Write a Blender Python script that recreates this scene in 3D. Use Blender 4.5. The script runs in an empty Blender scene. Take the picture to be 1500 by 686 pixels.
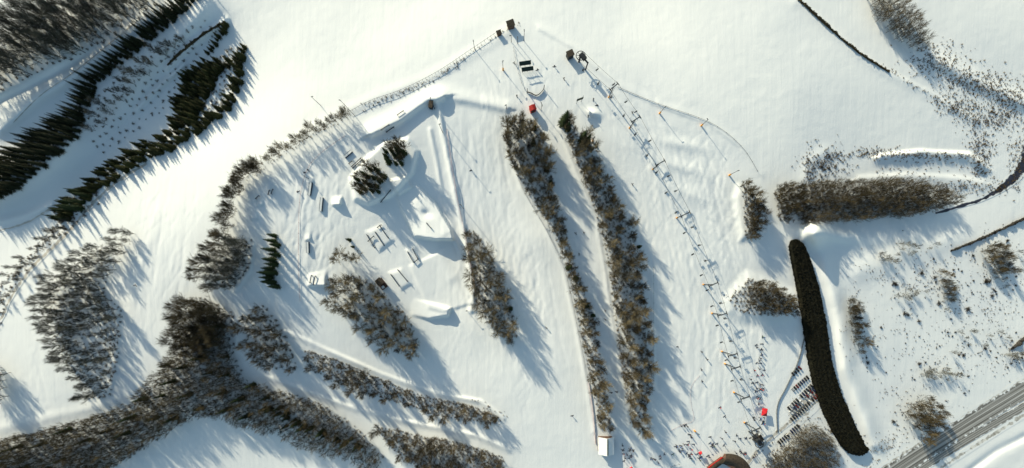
import bpy, math, random
import numpy as np
from mathutils import Vector, Matrix
random.seed(7); rng = np.random.default_rng(11)
S = bpy.context.scene; COL = S.collection
F, U0, V0, CH = 544.0, 755.0, 420.0, 170.0          # survey: focal length in survey units, nadir, flying height (m)
PXM = F / CH                                         # survey units per metre on the datum
R = math.radians

# ------------------------------------------------------------------ terrain heights
def smooth(t): t = np.clip(t, 0, 1); return t * t * (3 - 2 * t)
CTRL = [(-100,-100,-8),(300,0,-4.6),(600,0,-1.4),(900,0,-1),(1150,0,0),(1300,0,-3),(1500,0,-4),(1600,-100,-6),
 (0,150,-8),(80,60,-4.5),(150,200,-17),(230,120,-13),(285,150,-13),(345,120,-8.5),(0,330,-20),(80,400,-15),(0,600,-17),(110,600,-16.5),(200,350,-12),(250,480,-12.5),
 (330,290,-3),(400,230,-1),(500,165,1),(610,120,2.5),(745,40,4),(840,75,4),(900,125,3.6),(1040,180,2.6),(1110,250,0.5),(1140,330,-1.5),
 (450,350,-3.5),(600,330,-3.6),(560,460,-6),(700,250,-1.2),(720,430,-5),(670,370,-5.2),(520,230,-.2),(640,560,-10.5),(800,600,-8.5),(850,300,-.2),(900,450,-4),(800,560,-6.5),(980,300,0),(1000,450,-3.5),(900,640,-8),(1050,600,-7),(1100,500,-5),
 (330,640,-20),(450,690,-22),(150,710,-22),(250,640,-19),(230,560,-15),(700,700,-12),(1050,720,-9.5),(1150,600,-7.5),
 (1200,120,0),(1300,180,-4.5),(1430,190,-8),(1500,120,-6.5),(1300,290,-7),(1200,300,-3.5),(1450,320,-10.5),(1250,450,-6),(1400,450,-11),(1500,500,-14),(1300,600,-10.5),(1400,640,-13.5),(1500,700,-16),(1250,700,-11),(1700,900,-22),(-100,800,-20)]
CP = np.array(CTRL, float)
def _k(d): return np.sqrt(d * d + 60 ** 2)
_A = _k(np.hypot(CP[:,None,0]-CP[None,:,0], CP[:,None,1]-CP[None,:,1])) + 25*np.eye(len(CP))*-1
_mean = CP[:,2].mean()
_w = np.linalg.solve(_A, CP[:,2]-_mean)
def broad(p, q):
    p = np.clip(p, -120, 1620); q = np.clip(q, -120, 820)
    z = np.full(p.shape, _mean)
    for (a, b, _), w in zip(CTRL, _w): z = z + w*_k(np.hypot(p-a, q-b))
    return z
def dline(p, q, pts):
    best = np.full(p.shape, 1e9); side = np.zeros(p.shape)
    for (x0,y0),(x1,y1) in zip(pts[:-1], pts[1:]):
        dx, dy = x1-x0, y1-y0; L = dx*dx+dy*dy
        t = np.clip(((p-x0)*dx+(q-y0)*dy)/L, 0, 1)
        d = np.hypot(p-x0-t*dx, q-y0-t*dy); s = (p-x0)*dy-(q-y0)*dx
        m = d < best; best = np.where(m, d, best); side = np.where(m, np.sign(s), side)
    return best, side
def inside(p, q, poly):
    c = np.zeros(p.shape, bool); n = len(poly)
    for i in range(n):
        x0,y0 = poly[i]; x1,y1 = poly[(i+1)%n]
        if y0 == y1: continue
        m = ((y0 > q) != (y1 > q)) & (p < (x1-x0)*(q-y0)/(y1-y0)+x0); c ^= m
    return c
def sdpoly(p, q, poly):
    d,_ = dline(p, q, list(poly)+[poly[0]]); return np.where(inside(p, q, poly), d, -d)
def local(p, q):
    z = np.zeros(p.shape)
    def win(x0,y0,x1,y1,f):
        m = (p>x0)&(p<x1)&(q>y0)&(q<y1)
        if m.any(): z[m] += f(p[m], q[m])
    def ridge(pts, w, amp, w2=None):
        xs=[a for a,_ in pts]; ys=[b for _,b in pts]; W=4*max(w, w2 or w)
        def f(a,b):
            d,s = dline(a,b,pts); ww = np.where(s>0, w, w2 or w); return amp*np.exp(-(d/ww)**2)*(.82+.18*np.sin(a*.045+b*.03+amp*9)*np.sin(a*.019-b*.027)+.05*np.sin(a*.13+b*.1))
        win(min(xs)-W,min(ys)-W,max(xs)+W,max(ys)+W,f)
    def gauss(cx,cy,sx,sy,amp,ang=0):
        c,s = math.cos(R(ang)),math.sin(R(ang)); W=3.5*max(sx,sy)
        def f(a,b):
            u=(a-cx)*c+(b-cy)*s; v=-(a-cx)*s+(b-cy)*c; return amp*np.exp(-(u/sx)**2-(v/sy)**2)
        win(cx-W,cy-W,cx+W,cy+W,f)
    def slab(poly, z0, z1=None, A=None, B=None, edge=3.0):
        xs=[a for a,_ in poly]; ys=[b for _,b in poly]
        def f(a,b):
            d = smooth(sdpoly(a,b,poly)/edge+.5)
            if z1 is None: return z0*d
            t = ((a-A[0])*(B[0]-A[0])+(b-A[1])*(B[1]-A[1]))/((B[0]-A[0])**2+(B[1]-A[1])**2)
            return (z0+(z1-z0)*np.clip(t,0,1)**1.3)*d
        win(min(xs)-edge,min(ys)-edge,max(xs)+edge,max(ys)+edge,f)
    # jumps and banks of the snow park
    slab([(570,264),(600,260),(638,298),(661,336),(665,352),(640,352),(607,347),(590,312)], 0, 4.2, (582,262),(640,350), 3.5)
    slab([(570,265),(594,258),(604,274),(584,286)], 1.4, edge=3); gauss(625,313,7,5,-1.1,30)
    slab([(600,390),(628,452),(650,458),(690,445),(674,382),(662,360)], .5, edge=5)
    slab([(598,436),(640,446),(660,452),(657,463),(628,468),(604,462)], 0, 2.8, (602,440),(655,464), 4)
    slab([(486,288),(501,288),(499,301),(487,301)], .2, 2.2, (492,286),(497,301), 2.5)
    slab([(447,343),(455,343),(455,352),(447,352)], .1, .9, (451,343),(451,352), 2)
    slab([(452,258),(459,258),(458,268),(452,268)], .1, .8, (455,258),(455,268), 2)
    slab([(451,402),(478,396),(477,419),(452,419)], .1, 2.0, (465,396),(465,419), 2.5)
    slab([(376,292),(385,290),(385,300),(378,302)], .2, 1.0, (380,290),(381,301), 2)
    slab([(365,312),(375,308),(378,320),(368,322)], .2, 1.0, (369,310),(373,321), 2)
    slab([(537,340),(560,330),(576,352),(556,368)], .6, edge=8); slab([(570,400),(588,394),(602,416),(588,424)], .6, edge=8)
    slab([(594,366),(608,362),(616,382),(605,388)], .5, edge=4)
    ridge([(545,196),(585,176),(612,156),(628,146),(645,143)], 14, 2.6, 5)
    ridge([(640,146),(665,143),(705,150),(740,158)], 12, 1.0, 7)
    ridge([(640,150),(650,200),(668,290),(681,350),(694,420),(690,455)], 4, 1.15)
    ridge([(630,190),(640,240),(650,295),(664,340),(682,400),(688,432)], 3, .6)
    ridge([(612,300),(628,340),(648,380),(662,405)], 10, .5)
    slab([(513,262),(530,238),(562,208),(598,203),(612,222),(604,255),(575,286),(540,300),(520,292)], 2.0, edge=8)
    ridge([(512,270),(520,294),(540,300)], 3, .5)
    # banks along the tree belts
    ridge([(420,485),(480,513),(560,548),(640,576),(705,588),(738,612)], 2.2, .75, 5)
    ridge([(346,470),(347,515),(385,548),(450,573),(520,598),(600,618),(700,638),(745,658)], 2.2, .75, 5)
    ridge([(741,200),(764,275),(800,335),(826,395),(845,480),(860,560),(871,632)], 1.6, .4, 4)
    ridge([(821,190),(844,250),(874,320),(887,400),(899,480),(914,560),(924,622)], 1.6, .4, 4)
    ridge([(680,330),(688,400),(696,455)], 3, .5)
    ridge([(370,360),(366,395),(345,425)], 3, .7)
    ridge([(955,400),(957,480),(957,560)], 1.6, .3)
    # hill crest
    ridge([(330,285),(345,262),(400,226),(500,165),(560,140),(620,118),(700,75),(745,45)], 9, .5)
    ridge([(790,42),(840,70),(900,124),(960,152),(1040,181),(1085,215),(1112,255)], 7, .35, 3)
    for k,(cx,cy) in enumerate([(1000,212),(1003,246),(1008,284)]): gauss(cx,cy,34-3*k,8+k,.5,12+6*k)
    for cx,cy,a in [(870,166,1.6),(700,480,.5),(915,215,.3),(780,350,.4)]: gauss(cx,cy,9 if a>1 else 40,5 if a>1 else 22,a,25)
    slab([(1062,440),(1096,402),(1168,432),(1168,470),(1085,468),(1066,458)], 1.2, edge=22)
    slab([(1076,290),(1082,272),(1098,285),(1112,300),(1112,345),(1085,352)], 1.0, edge=14)
    ridge([(1112,290),(1126,310),(1124,340)], 3, .7)
    # peak and bank behind the dark tree row
    gauss(1194,340,22,17,7.5,-25); gauss(1225,345,30,10,2.5,5)
    ridge([(1190,335),(1208,380),(1228,450),(1240,540),(1262,600),(1282,650)], 13, 2.2, 9)
    ridge([(1200,345),(1260,352),(1340,345)], 12, .9)
    ridge([(1260,400),(1330,370),(1400,350)], 18, 1.0)
    # banks in the right-hand fields
    ridge([(1170,0),(1215,40),(1260,80),(1300,106),(1360,135),(1432,178)], 4, .5, 9)
    ridge([(1310,30),(1360,80),(1430,120),(1500,150)], 12, 1.6)
    ridge([(1290,228),(1350,222),(1420,226),(1440,240)], 2.5, 2.0, 12)
    ridge([(1260,262),(1330,258),(1400,262),(1440,268)], 5, .7, 12)
    ridge([(1180,262),(1190,235),(1210,222)], 9, .5)
    # left valley
    ridge([(-40,290),(60,240),(130,185),(200,105),(290,15)], 30, 4.5)
    ridge([(0,190),(60,140),(110,110),(170,60),(215,25)], 10, 1.8)
    ridge([(0,150),(80,110),(150,70),(200,30)], 8, -1.0)
    ridge([(270,95),(230,130),(200,160)], 4, 1.3)
    ridge([(245,100),(280,65),(330,30)], 5, 1.4)
    ridge([(110,312),(160,270),(215,228),(270,198),(305,165),(322,118)], 5, .9)
    ridge([(0,325),(40,315),(75,300)], 5, 1.2)
    ridge([(232,310),(220,350),(205,390),(195,440)], 7, .35)
    ridge([(0,628),(70,612),(140,596),(190,575)], 8, .5)
    ridge([(168,440),(172,500),(160,570)], 6, .8)
    ridge([(1420,690),(1460,660),(1500,640)], 5, -.9); ridge([(1440,690),(1500,655)], 12, .35)
    return z

def axis(lo, hi, step):
    core = np.arange(lo-24, hi+24+1e-6, step); far = []; d = 30.
    while d < 60000: far.append(d); d *= 1.6
    far = np.array(far); return np.concatenate([(core[0]-far)[::-1], core, core[-1]+far])
STEP = 2.0
PX = axis(0,1500,STEP); QX = axis(0,686,STEP)
PP, QQ = np.meshgrid(PX, QX)
ZZ = broad(PP, QQ) + local(PP, QQ)
i0 = int(np.argmin(abs(PX+24))); j0 = int(np.argmin(abs(QX+24))); NI = int(1548/STEP)+1; NJ = int(734/STEP)+1
# rolling unevenness and ski tracks pressed into the snow
def vnoise(n, m, cell, seed):
    g = np.random.default_rng(seed).normal(size=(n//cell+3, m//cell+3))
    y = np.arange(n)/cell; x = np.arange(m)/cell; yi = y.astype(int); xi = x.astype(int)
    fy = smooth(y-yi)[:,None]; fx = smooth(x-xi)[None,:]
    return (g[yi][:,xi]*(1-fy)*(1-fx)+g[yi+1][:,xi]*fy*(1-fx)+g[yi][:,xi+1]*(1-fy)*fx+g[yi+1][:,xi+1]*fy*fx)
U = np.zeros((NJ,NI))
for cell,a,sd in [(3,.014,1),(7,.018,2),(16,.03,3),(40,.14,4)]: U += a*vnoise(NJ,NI,cell,sd)
def stamp(path, depth, rad=1.0):
    for (x,y) in path:
        a=(x+24)/STEP; b=(y+24)/STEP; ia,ib=int(a),int(b)
        if 2<=ia<NI-3 and 2<=ib<NJ-3:
            for jj in (ib-1,ib,ib+1,ib+2):
                for ii in (ia-1,ia,ia+1,ia+2):
                    U[jj,ii] += depth*math.exp(-((ii-a)**2+(jj-b)**2)/rad)*.6
def track(x, y, dx, dy, n, amp, per, depth):
    L = math.hypot(dx,dy); dx/=L; dy/=L; ph = random.random()*6; bend = random.uniform(-.0016,.0016)
    pts=[]
    for k in range(n):
        s = amp*math.sin(k/per*6.283+ph); pts.append((x-dy*s, y+dx*s)); x+=dx*1.6; y+=dy*1.6
        dx,dy = dx-dy*bend, dy+dx*bend
    stamp(pts, depth)
PISTES = [((640,160),(740,230),(.12,1),260,45),((700,330),(800,380),(.1,1),150,45),((930,180),(1050,260),(.3,1),240,75),((870,260),(960,330),(.12,1),200,20),
          ((430,210),(520,300),(-.1,1),140,36),((400,260),(450,420),(.05,1),110,25),((690,100),(850,130),(.15,1),60,25),((1000,420),(1130,520),(.05,1),110,35),
          ((200,250),(300,330),(-.2,1),150,30),((40,420),(60,560),(.1,1),90,10),((880,120),(960,180),(.5,1),90,20)]
for (x0,y0),(x1,y1),(dx,dy),n,cnt in PISTES:
    for _ in range(cnt*2):
        wob = random.random()
        track(random.uniform(x0,x1), random.uniform(y0,y1), dx+random.uniform(-.12,.12), dy, int(n*random.uniform(.4,1)), random.uniform(2,9) if wob>.5 else random.uniform(0,1.5), random.uniform(18,50), random.choice((-.03,-.05,.02,.03)))
for _ in range(60):   # scribbles in the park and on the mogul field
    x,y = random.choice([(430,300),(440,330),(470,360),(1040,230),(1060,300),(1020,260)])
    track(x+random.uniform(-25,25), y+random.uniform(-40,40), random.uniform(-.5,.5), 1, random.randint(15,50), random.uniform(2,6), random.uniform(12,26), -.05)
ZZ[j0:j0+NJ, i0:i0+NI] += U
def zat(p, q):
    i = min(max(int(np.searchsorted(PX, p))-1, 0), len(PX)-2); j = min(max(int(np.searchsorted(QX, q))-1, 0), len(QX)-2)
    a=(p-PX[i])/(PX[i+1]-PX[i]); b=(q-QX[j])/(QX[j+1]-QX[j])
    return float((ZZ[j,i]*(1-a)+ZZ[j,i+1]*a)*(1-b)+(ZZ[j+1,i]*(1-a)+ZZ[j+1,i+1]*a)*b)
def at(p, q, dz=0.0):
    z = zat(p,q); k = (CH-z)/F
    return Vector(((p-U0)*k, (V0-q)*k, z+dz))
def heading(a, b): d = at(*b)-at(*a); return math.atan2(d.y, d.x)

# ------------------------------------------------------------------ materials
def mat(name, col, rough=.8, var=.25, scale=3.0, col2=None, metal=0.0, snow=0.0, bump=0.0, vary=False):
    m = bpy.data.materials.new(name); m.use_nodes = True; nt = m.node_tree; N = nt.nodes; L = nt.links
    b = N['Principled BSDF']; b.inputs['Roughness'].default_value = rough; b.inputs['Metallic'].default_value = metal
    b.inputs['Specular IOR Level'].default_value = .25
    tc = N.new('ShaderNodeNewGeometry'); nz = N.new('ShaderNodeTexNoise'); nz.inputs['Scale'].default_value = scale; nz.inputs['Detail'].default_value = 5
    L.new(tc.outputs['Position'], nz.inputs['Vector'])
    r = N.new('ShaderNodeValToRGB'); c2 = col2 or tuple(c*(1-var) for c in col)
    r.color_ramp.elements[0].position=.35; r.color_ramp.elements[1].position=.65
    r.color_ramp.elements[0].color=(*c2,1); r.color_ramp.elements[1].color=(*[min(1,c*(1+var*.4)) for c in col],1)
    L.new(nz.outputs['Fac'], r.inputs['Fac']); out = r.outputs['Color']
    if snow:                                     # snow lying on the upward faces
        sx = N.new('ShaderNodeSeparateXYZ'); L.new(tc.outputs['Normal'], sx.inputs[0])
        n2 = N.new('ShaderNodeTexNoise'); n2.inputs['Scale'].default_value=1.1; L.new(tc.outputs['Position'], n2.inputs['Vector'])
        ad = N.new('ShaderNodeMath'); ad.operation='MULTIPLY_ADD'; ad.inputs[1].default_value=1.6; L.new(n2.outputs['Fac'], ad.inputs[0]); L.new(sx.outputs['Z'], ad.inputs[2])
        mr = N.new('ShaderNodeMapRange'); mr.inputs['From Min'].default_value=1.75-snow; mr.inputs['From Max'].default_value=2.05-snow; L.new(ad.outputs[0], mr.inputs['Value'])
        mx = N.new('ShaderNodeMix'); mx.data_type='RGBA'; L.new(mr.outputs[0], mx.inputs['Factor']); L.new(out, mx.inputs['A']); mx.inputs['B'].default_value=(.8,.82,.84,1); out = mx.outputs['Result']
    if vary:
        oi_=N.new('ShaderNodeObjectInfo'); n3=N.new('ShaderNodeTexNoise'); n3.inputs['Scale'].default_value=.09; L.new(tc.outputs['Position'],n3.inputs['Vector'])
        m1=N.new('ShaderNodeMath'); m1.operation='ADD'; L.new(oi_.outputs['Random'],m1.inputs[0]); L.new(n3.outputs['Fac'],m1.inputs[1])
        r3=N.new('ShaderNodeValToRGB'); r3.color_ramp.elements[0].position=.3; r3.color_ramp.elements[1].position=1.2; r3.color_ramp.elements[0].position=.2; r3.color_ramp.elements[1].position=1.0
        r3.color_ramp.elements[0].color=(.5,.5,.48,1); r3.color_ramp.elements[1].color=(1.12,1.07,.97,1); m2=N.new('ShaderNodeMath'); m2.operation='MULTIPLY'; m2.inputs[1].default_value=.62; L.new(m1.outputs[0],m2.inputs[0]); L.new(m2.outputs[0],r3.inputs['Fac'])
        mm=N.new('ShaderNodeMix'); mm.data_type='RGBA'; mm.blend_type='MULTIPLY'; mm.inputs['Factor'].default_value=1; L.new(out,mm.inputs['A']); L.new(r3.outputs[0],mm.inputs['B']); out=mm.outputs['Result']
    L.new(out, b.inputs['Base Color'])
    if bump:
        bp = N.new('ShaderNodeBump'); bp.inputs['Strength'].default_value=bump; bp.inputs['Distance'].default_value=.1; L.new(nz.outputs['Fac'], bp.inputs['Height']); L.new(bp.outputs[0], b.inputs['Normal'])
    return m
def snow_mat():
    m = bpy.data.materials.new('snow'); m.use_nodes=True; nt=m.node_tree; N=nt.nodes; L=nt.links; b=N['Principled BSDF']
    b.inputs['Roughness'].default_value=.75; b.inputs['Specular IOR Level'].default_value=.15
    g = N.new('ShaderNodeNewGeometry')
    def noise(scale, detail, sc=(1,1,1), rot=0, dist=0):
        mp=N.new('ShaderNodeMapping'); mp.inputs['Scale'].default_value=sc; mp.inputs['Rotation'].default_value=(0,0,R(rot)); L.new(g.outputs['Position'], mp.inputs['Vector'])
        n=N.new('ShaderNodeTexNoise'); n.inputs['Scale'].default_value=scale; n.inputs['Detail'].default_value=detail; n.inputs['Distortion'].default_value=dist; L.new(mp.outputs[0], n.inputs['Vector']); return n.outputs['Fac']
    big=noise(.02,4); fine=noise(1.4,6); groom=noise(.55,3,(1,.035,1),-6,.25); drift=noise(.16,5,(1,.45,1),35,.6)
    r=N.new('ShaderNodeValToRGB'); r.color_ramp.elements[0].color=(.80,.815,.825,1); r.color_ramp.elements[1].color=(.90,.90,.885,1); r.color_ramp.elements[0].position=.3; r.color_ramp.elements[1].position=.7
    L.new(big, r.inputs['Fac']); L.new(r.outputs[0], b.inputs['Base Color'])
    def mul(a,k):
        n=N.new('ShaderNodeMath'); n.operation='MULTIPLY'; n.inputs[1].default_value=k; L.new(a,n.inputs[0]); return n.outputs[0]
    def add(a,c):
        n=N.new('ShaderNodeMath'); n.operation='ADD'; L.new(a,n.inputs[0]); L.new(c,n.inputs[1]); return n.outputs[0]
    h=add(add(mul(fine,.10),mul(groom,.15)),mul(drift,.16))
    bp=N.new('ShaderNodeBump'); bp.inputs['Strength'].default_value=.5; bp.inputs['Distance'].default_value=1.0; L.new(h,bp.inputs['Height']); L.new(bp.outputs[0], b.inputs['Normal'])
    return m
M = dict(
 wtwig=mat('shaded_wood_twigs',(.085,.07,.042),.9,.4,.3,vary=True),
 snow=snow_mat(),
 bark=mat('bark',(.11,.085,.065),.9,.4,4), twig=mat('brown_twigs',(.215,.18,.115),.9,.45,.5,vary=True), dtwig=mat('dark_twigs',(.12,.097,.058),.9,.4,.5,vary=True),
 frost=mat('frosted_twigs',(.11,.11,.095),.9,.45,.3,snow=.22,vary=True), fbark=mat('grey_bark',(.09,.085,.08),.9,.3,4,snow=.1),
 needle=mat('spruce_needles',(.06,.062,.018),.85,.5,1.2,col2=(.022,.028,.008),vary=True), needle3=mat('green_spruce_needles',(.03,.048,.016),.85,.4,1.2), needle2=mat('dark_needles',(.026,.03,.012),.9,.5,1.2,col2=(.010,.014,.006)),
 hedge=mat('tree_row_leaves',(.013,.0125,.006),.95,.4,.8), weed=mat('dry_grass',(.22,.16,.085),.95,.4,.4,vary=True), brush=mat('brushwood_twigs',(.13,.10,.065),.95,.4,.4,snow=.25,vary=True),
 steel=mat('galvanised_steel',(.13,.14,.15),.5,.2,3,metal=.3), dark=mat('dark_steel',(.028,.03,.033),.5,.3,3), orange=mat('orange_padding',(.75,.33,.05),.7,.2,2),
 wood=mat('brown_boards',(.13,.075,.055),.8,.4,2,bump=.3), red=mat('red_paint',(.42,.025,.02),.5,.2,2), redcloth=mat('red_canvas',(.6,.02,.03),.7,.2,1), green=mat('dark_green_paint',(.03,.045,.035),.6,.2,2),
 white=mat('white_paint',(.78,.79,.78),.6,.1,2), roofsnow=mat('roof_snow',(.86,.86,.85),.7,.06,.7,bump=.3), glass=mat('window_glass',(.02,.025,.03),.1,.1,2),
 brownroof=mat('brown_roof',(.055,.042,.03),.8,.35,1.2,bump=.4), asphalt=mat('wet_asphalt',(.06,.06,.06),.8,.4,.35), dirt=mat('packed_dirty_snow',(.62,.58,.52),.85,.25,.25,bump=.3),
 bank_shade=mat('dark_bank_shade',(.035,.036,.055),.35,.3,.22,col2=(.02,.02,.03),bump=.2), pink=mat('faded_pink_net',(.62,.42,.42),.8,.15,2), rope=mat('grey_rope',(.2,.2,.2),.8,.1,2), tyre=mat('tyre_rubber',(.02,.02,.02),.9,.1,3),
 skin=mat('skin',(.45,.28,.2),.6,.1,2), rail=mat('rail_steel',(.06,.075,.10),.4,.2,2), shrub=mat('shrub_twigs',(.055,.05,.045),.95,.4,.7),
)
def add_road_streaks(m):          # wheel tracks and ploughed slush running along the road (UV.x across)
    nt=m.node_tree; N=nt.nodes; L=nt.links; uv=N.new('ShaderNodeUVMap'); mp=N.new('ShaderNodeMapping'); mp.inputs['Scale'].default_value=(8,.06,1); L.new(uv.outputs[0],mp.inputs['Vector'])
    n=N.new('ShaderNodeTexNoise'); n.inputs['Scale'].default_value=1; n.inputs['Detail'].default_value=6; n.inputs['Roughness'].default_value=.7; L.new(mp.outputs[0],n.inputs['Vector'])
    r=N.new('ShaderNodeValToRGB'); e=r.color_ramp.elements; e[0].position=.34; e[0].color=(.04,.039,.038,1); e[1].position=.62; e[1].color=(.68,.67,.65,1)
    x=e.new(.47); x.color=(.19,.18,.165,1); L.new(n.outputs['Fac'],r.inputs['Fac']); L.new(r.outputs[0],N['Principled BSDF'].inputs['Base Color'])
def ragged(m,amount,scale):
    nt=m.node_tree; N=nt.nodes; L=nt.links; P=N['Principled BSDF']; src=P.inputs['Base Color'].links[0].from_socket
    uv=N.new('ShaderNodeUVMap'); sx=N.new('ShaderNodeSeparateXYZ'); L.new(uv.outputs[0],sx.inputs[0]); g=N.new('ShaderNodeNewGeometry'); n=N.new('ShaderNodeTexNoise'); n.inputs['Scale'].default_value=scale; n.inputs['Detail'].default_value=5; L.new(g.outputs['Position'],n.inputs['Vector'])
    def mth(op,a,b):
        k=N.new('ShaderNodeMath'); k.operation=op
        for i,v in enumerate((a,b)):
            if isinstance(v,(int,float)): k.inputs[i].default_value=v
            elif v is not None: L.new(v,k.inputs[i])
        return k.outputs[0]
    e=mth('MULTIPLY',mth('ABSOLUTE',mth('SUBTRACT',sx.outputs['X'],.5),0),2); t=mth('ADD',e,mth('MULTIPLY',mth('SUBTRACT',n.outputs['Fac'],.5),2.2))
    r=N.new('ShaderNodeMapRange'); r.inputs['From Min'].default_value=1-amount; r.inputs['From Max'].default_value=1-amount+.22; L.new(t,r.inputs['Value'])
    x=N.new('ShaderNodeMix'); x.data_type='RGBA'; L.new(r.outputs[0],x.inputs['Factor']); L.new(src,x.inputs['A']); x.inputs['B'].default_value=(.84,.85,.85,1); L.new(x.outputs['Result'],P.inputs['Base Color'])
    q=N.new('ShaderNodeMapRange'); q.inputs['To Min'].default_value=P.inputs['Roughness'].default_value; q.inputs['To Max'].default_value=.8; L.new(r.outputs[0],q.inputs['Value']); L.new(q.outputs[0],P.inputs['Roughness'])
M['verge']=mat('slush',(.66,.64,.60),.8,.5,.5,col2=(.30,.28,.25),bump=.4)
M['highway']=mat('slushy_asphalt',(.06,.06,.06)); add_road_streaks(M['highway']); ragged(M['highway'],.12,.5); ragged(M['verge'],.75,.45); ragged(M['bank_shade'],.5,.28); ragged(M['dirt'],.55,.5)
JACKETS=[mat('black_clothes',(.02,.02,.024)),mat('navy_clothes',(.03,.045,.10)),mat('red_clothes',(.40,.03,.03)),mat('green_clothes',(.05,.16,.07)),mat('blue_clothes',(.05,.14,.40)),mat('orange_clothes',(.6,.22,.04))]
JNAME=['black','navy','red','green','blue','orange']
PAINTS=[('black',(.015,.015,.017)),('dark grey',(.05,.052,.055)),('silver',(.4,.41,.42)),('navy blue',(.02,.03,.08)),('dark red',(.14,.015,.015)),('white',(.7,.7,.7))]
PM=[mat(n.replace(' ','_')+'_paint',c,.25,.08,2) for n,c in PAINTS]

# ------------------------------------------------------------------ mesh helpers
class MB:
    def __init__(s): s.v=[]; s.f=[]; s.m=[]
    def tube(s,p0,p1,r0,r1,n=5,mi=0,cap=True):
        p0=Vector(p0);p1=Vector(p1); d=(p1-p0)
        if d.length<1e-6: return
        d.normalize(); a=d.orthogonal().normalized(); b=d.cross(a); o=len(s.v)
        for p,r in ((p0,r0),(p1,r1)):
            for k in range(n):
                t=6.2832*k/n; s.v.append(p+(a*math.cos(t)+b*math.sin(t))*r)
        for k in range(n): s.f.append((o+k,o+(k+1)%n,o+n+(k+1)%n,o+n+k)); s.m.append(mi)
        if cap: s.f.append(tuple(o+k for k in range(n))[::-1]); s.f.append(tuple(o+n+k for k in range(n))); s.m+= [mi,mi]
    def hexa(s,c8,mi=0):
        o=len(s.v); s.v+= [Vector(c) for c in c8]
        for f in ((0,3,2,1),(4,5,6,7),(0,1,5,4),(1,2,6,5),(2,3,7,6),(3,0,4,7)): s.f.append(tuple(o+i for i in f)); s.m.append(mi)
    def box(s,c,d,rz=0,mi=0,taper=1.0):
        x,y,z=[k/2 for k in d]; t=taper; q=[]
        for zz,k in ((-z,1),(z,t)):
            for sx,sy in ((-1,-1),(1,-1),(1,1),(-1,1)):
                a,b=sx*x*k,sy*y*k; q.append((c[0]+a*math.cos(rz)-b*math.sin(rz),c[1]+a*math.sin(rz)+b*math.cos(rz),c[2]+zz))
        s.hexa(q,mi)
    def face(s,pts,mi=0):
        o=len(s.v); s.v+=[Vector(p) for p in pts]; s.f.append(tuple(range(o,o+len(pts)))); s.m.append(mi)
    def mesh(s,name,mats,smooth=False):
        me=bpy.data.meshes.new(name); me.from_pydata([tuple(v) for v in s.v],[],s.f)
        for m in (mats if isinstance(mats,(list,tuple)) else [mats]): me.materials.append(m)
        if any(s.m): me.polygons.foreach_set('material_index',s.m)
        if smooth: me.polygons.foreach_set('use_smooth',[True]*len(me.polygons))
        me.update(); return me
def link(name, data, parent=None):
    o=bpy.data.objects.new(name,data); COL.objects.link(o)
    if parent is not None: o.parent=parent
    return o
def tag(o,label,cat,group=None):
    o['label']=label; o['category']=cat
    if group: o['group']=group
    return o
def thing(name,label,cat,loc=(0,0,0),rz=0,group=None,sc=1.0):
    o=link(name,None); o.location=loc; o.rotation_euler=(0,0,rz); o.scale=(sc,sc,sc); o.empty_display_size=.5
    return tag(o,label,cat,group)
class Proto:                       # one built thing; later calls copy it and each of its parts
    def __init__(s,name,cat,parts): s.name=name; s.cat=cat; s.parts=parts; s.first=None
    def put(s,loc,rz,label,group=None,sc=1.0,swap=None):
        if s.first is None:
            r=thing(s.name,label,s.cat,loc,rz,group,sc); kids=[]
            for nm,me,sub in s.parts:
                k=link(nm,me,r); kids.append((k,[link(n2,m2,k) for n2,m2 in sub]))
            s.first=(r,kids); return r
        r0,k0=s.first; r=r0.copy(); COL.objects.link(r); r.location=loc; r.rotation_euler=(0,0,rz); r.scale=(sc,sc,sc)
        if 'group' in r: del r['group']
        tag(r,label,s.cat,group)
        for k,sub in k0:
            c=k.copy(); COL.objects.link(c); c.parent=r
            for d in sub: e=d.copy(); COL.objects.link(e); e.parent=c
        return r
def structure(name,me): o=link(name,me); o['kind']='structure'; return o

# ------------------------------------------------------------------ ground
kk=(CH-ZZ)/F; VX=(PP-U0)*kk; VY=(V0-QQ)*kk
nq,npx=ZZ.shape; idx=np.arange(nq*npx).reshape(nq,npx)
fc=np.stack([idx[1:,:-1],idx[1:,1:],idx[:-1,1:],idx[:-1,:-1]],-1).reshape(-1,4)
def np_mesh(name,co,faces,mats,smooth=True,mi=None):
    me=bpy.data.meshes.new(name); n=faces.shape[1]
    me.vertices.add(len(co)); me.vertices.foreach_set('co',np.ascontiguousarray(co,np.float32).ravel())
    me.loops.add(faces.size); me.loops.foreach_set('vertex_index',np.ascontiguousarray(faces,np.int32).ravel())
    me.polygons.add(len(faces)); me.polygons.foreach_set('loop_start',np.arange(0,faces.size,n,dtype=np.int32))
    for m in (mats if isinstance(mats,(list,tuple)) else [mats]): me.materials.append(m)
    if mi is not None: me.polygons.foreach_set('material_index',np.ascontiguousarray(mi,np.int32))
    me.polygons.foreach_set('use_smooth',np.full(len(faces),smooth)); me.update(calc_edges=True); me.validate(); return me
structure('snow_ground', np_mesh('snow_ground',np.stack([VX,VY,ZZ],-1).reshape(-1,3),fc,M['snow']))

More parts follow.
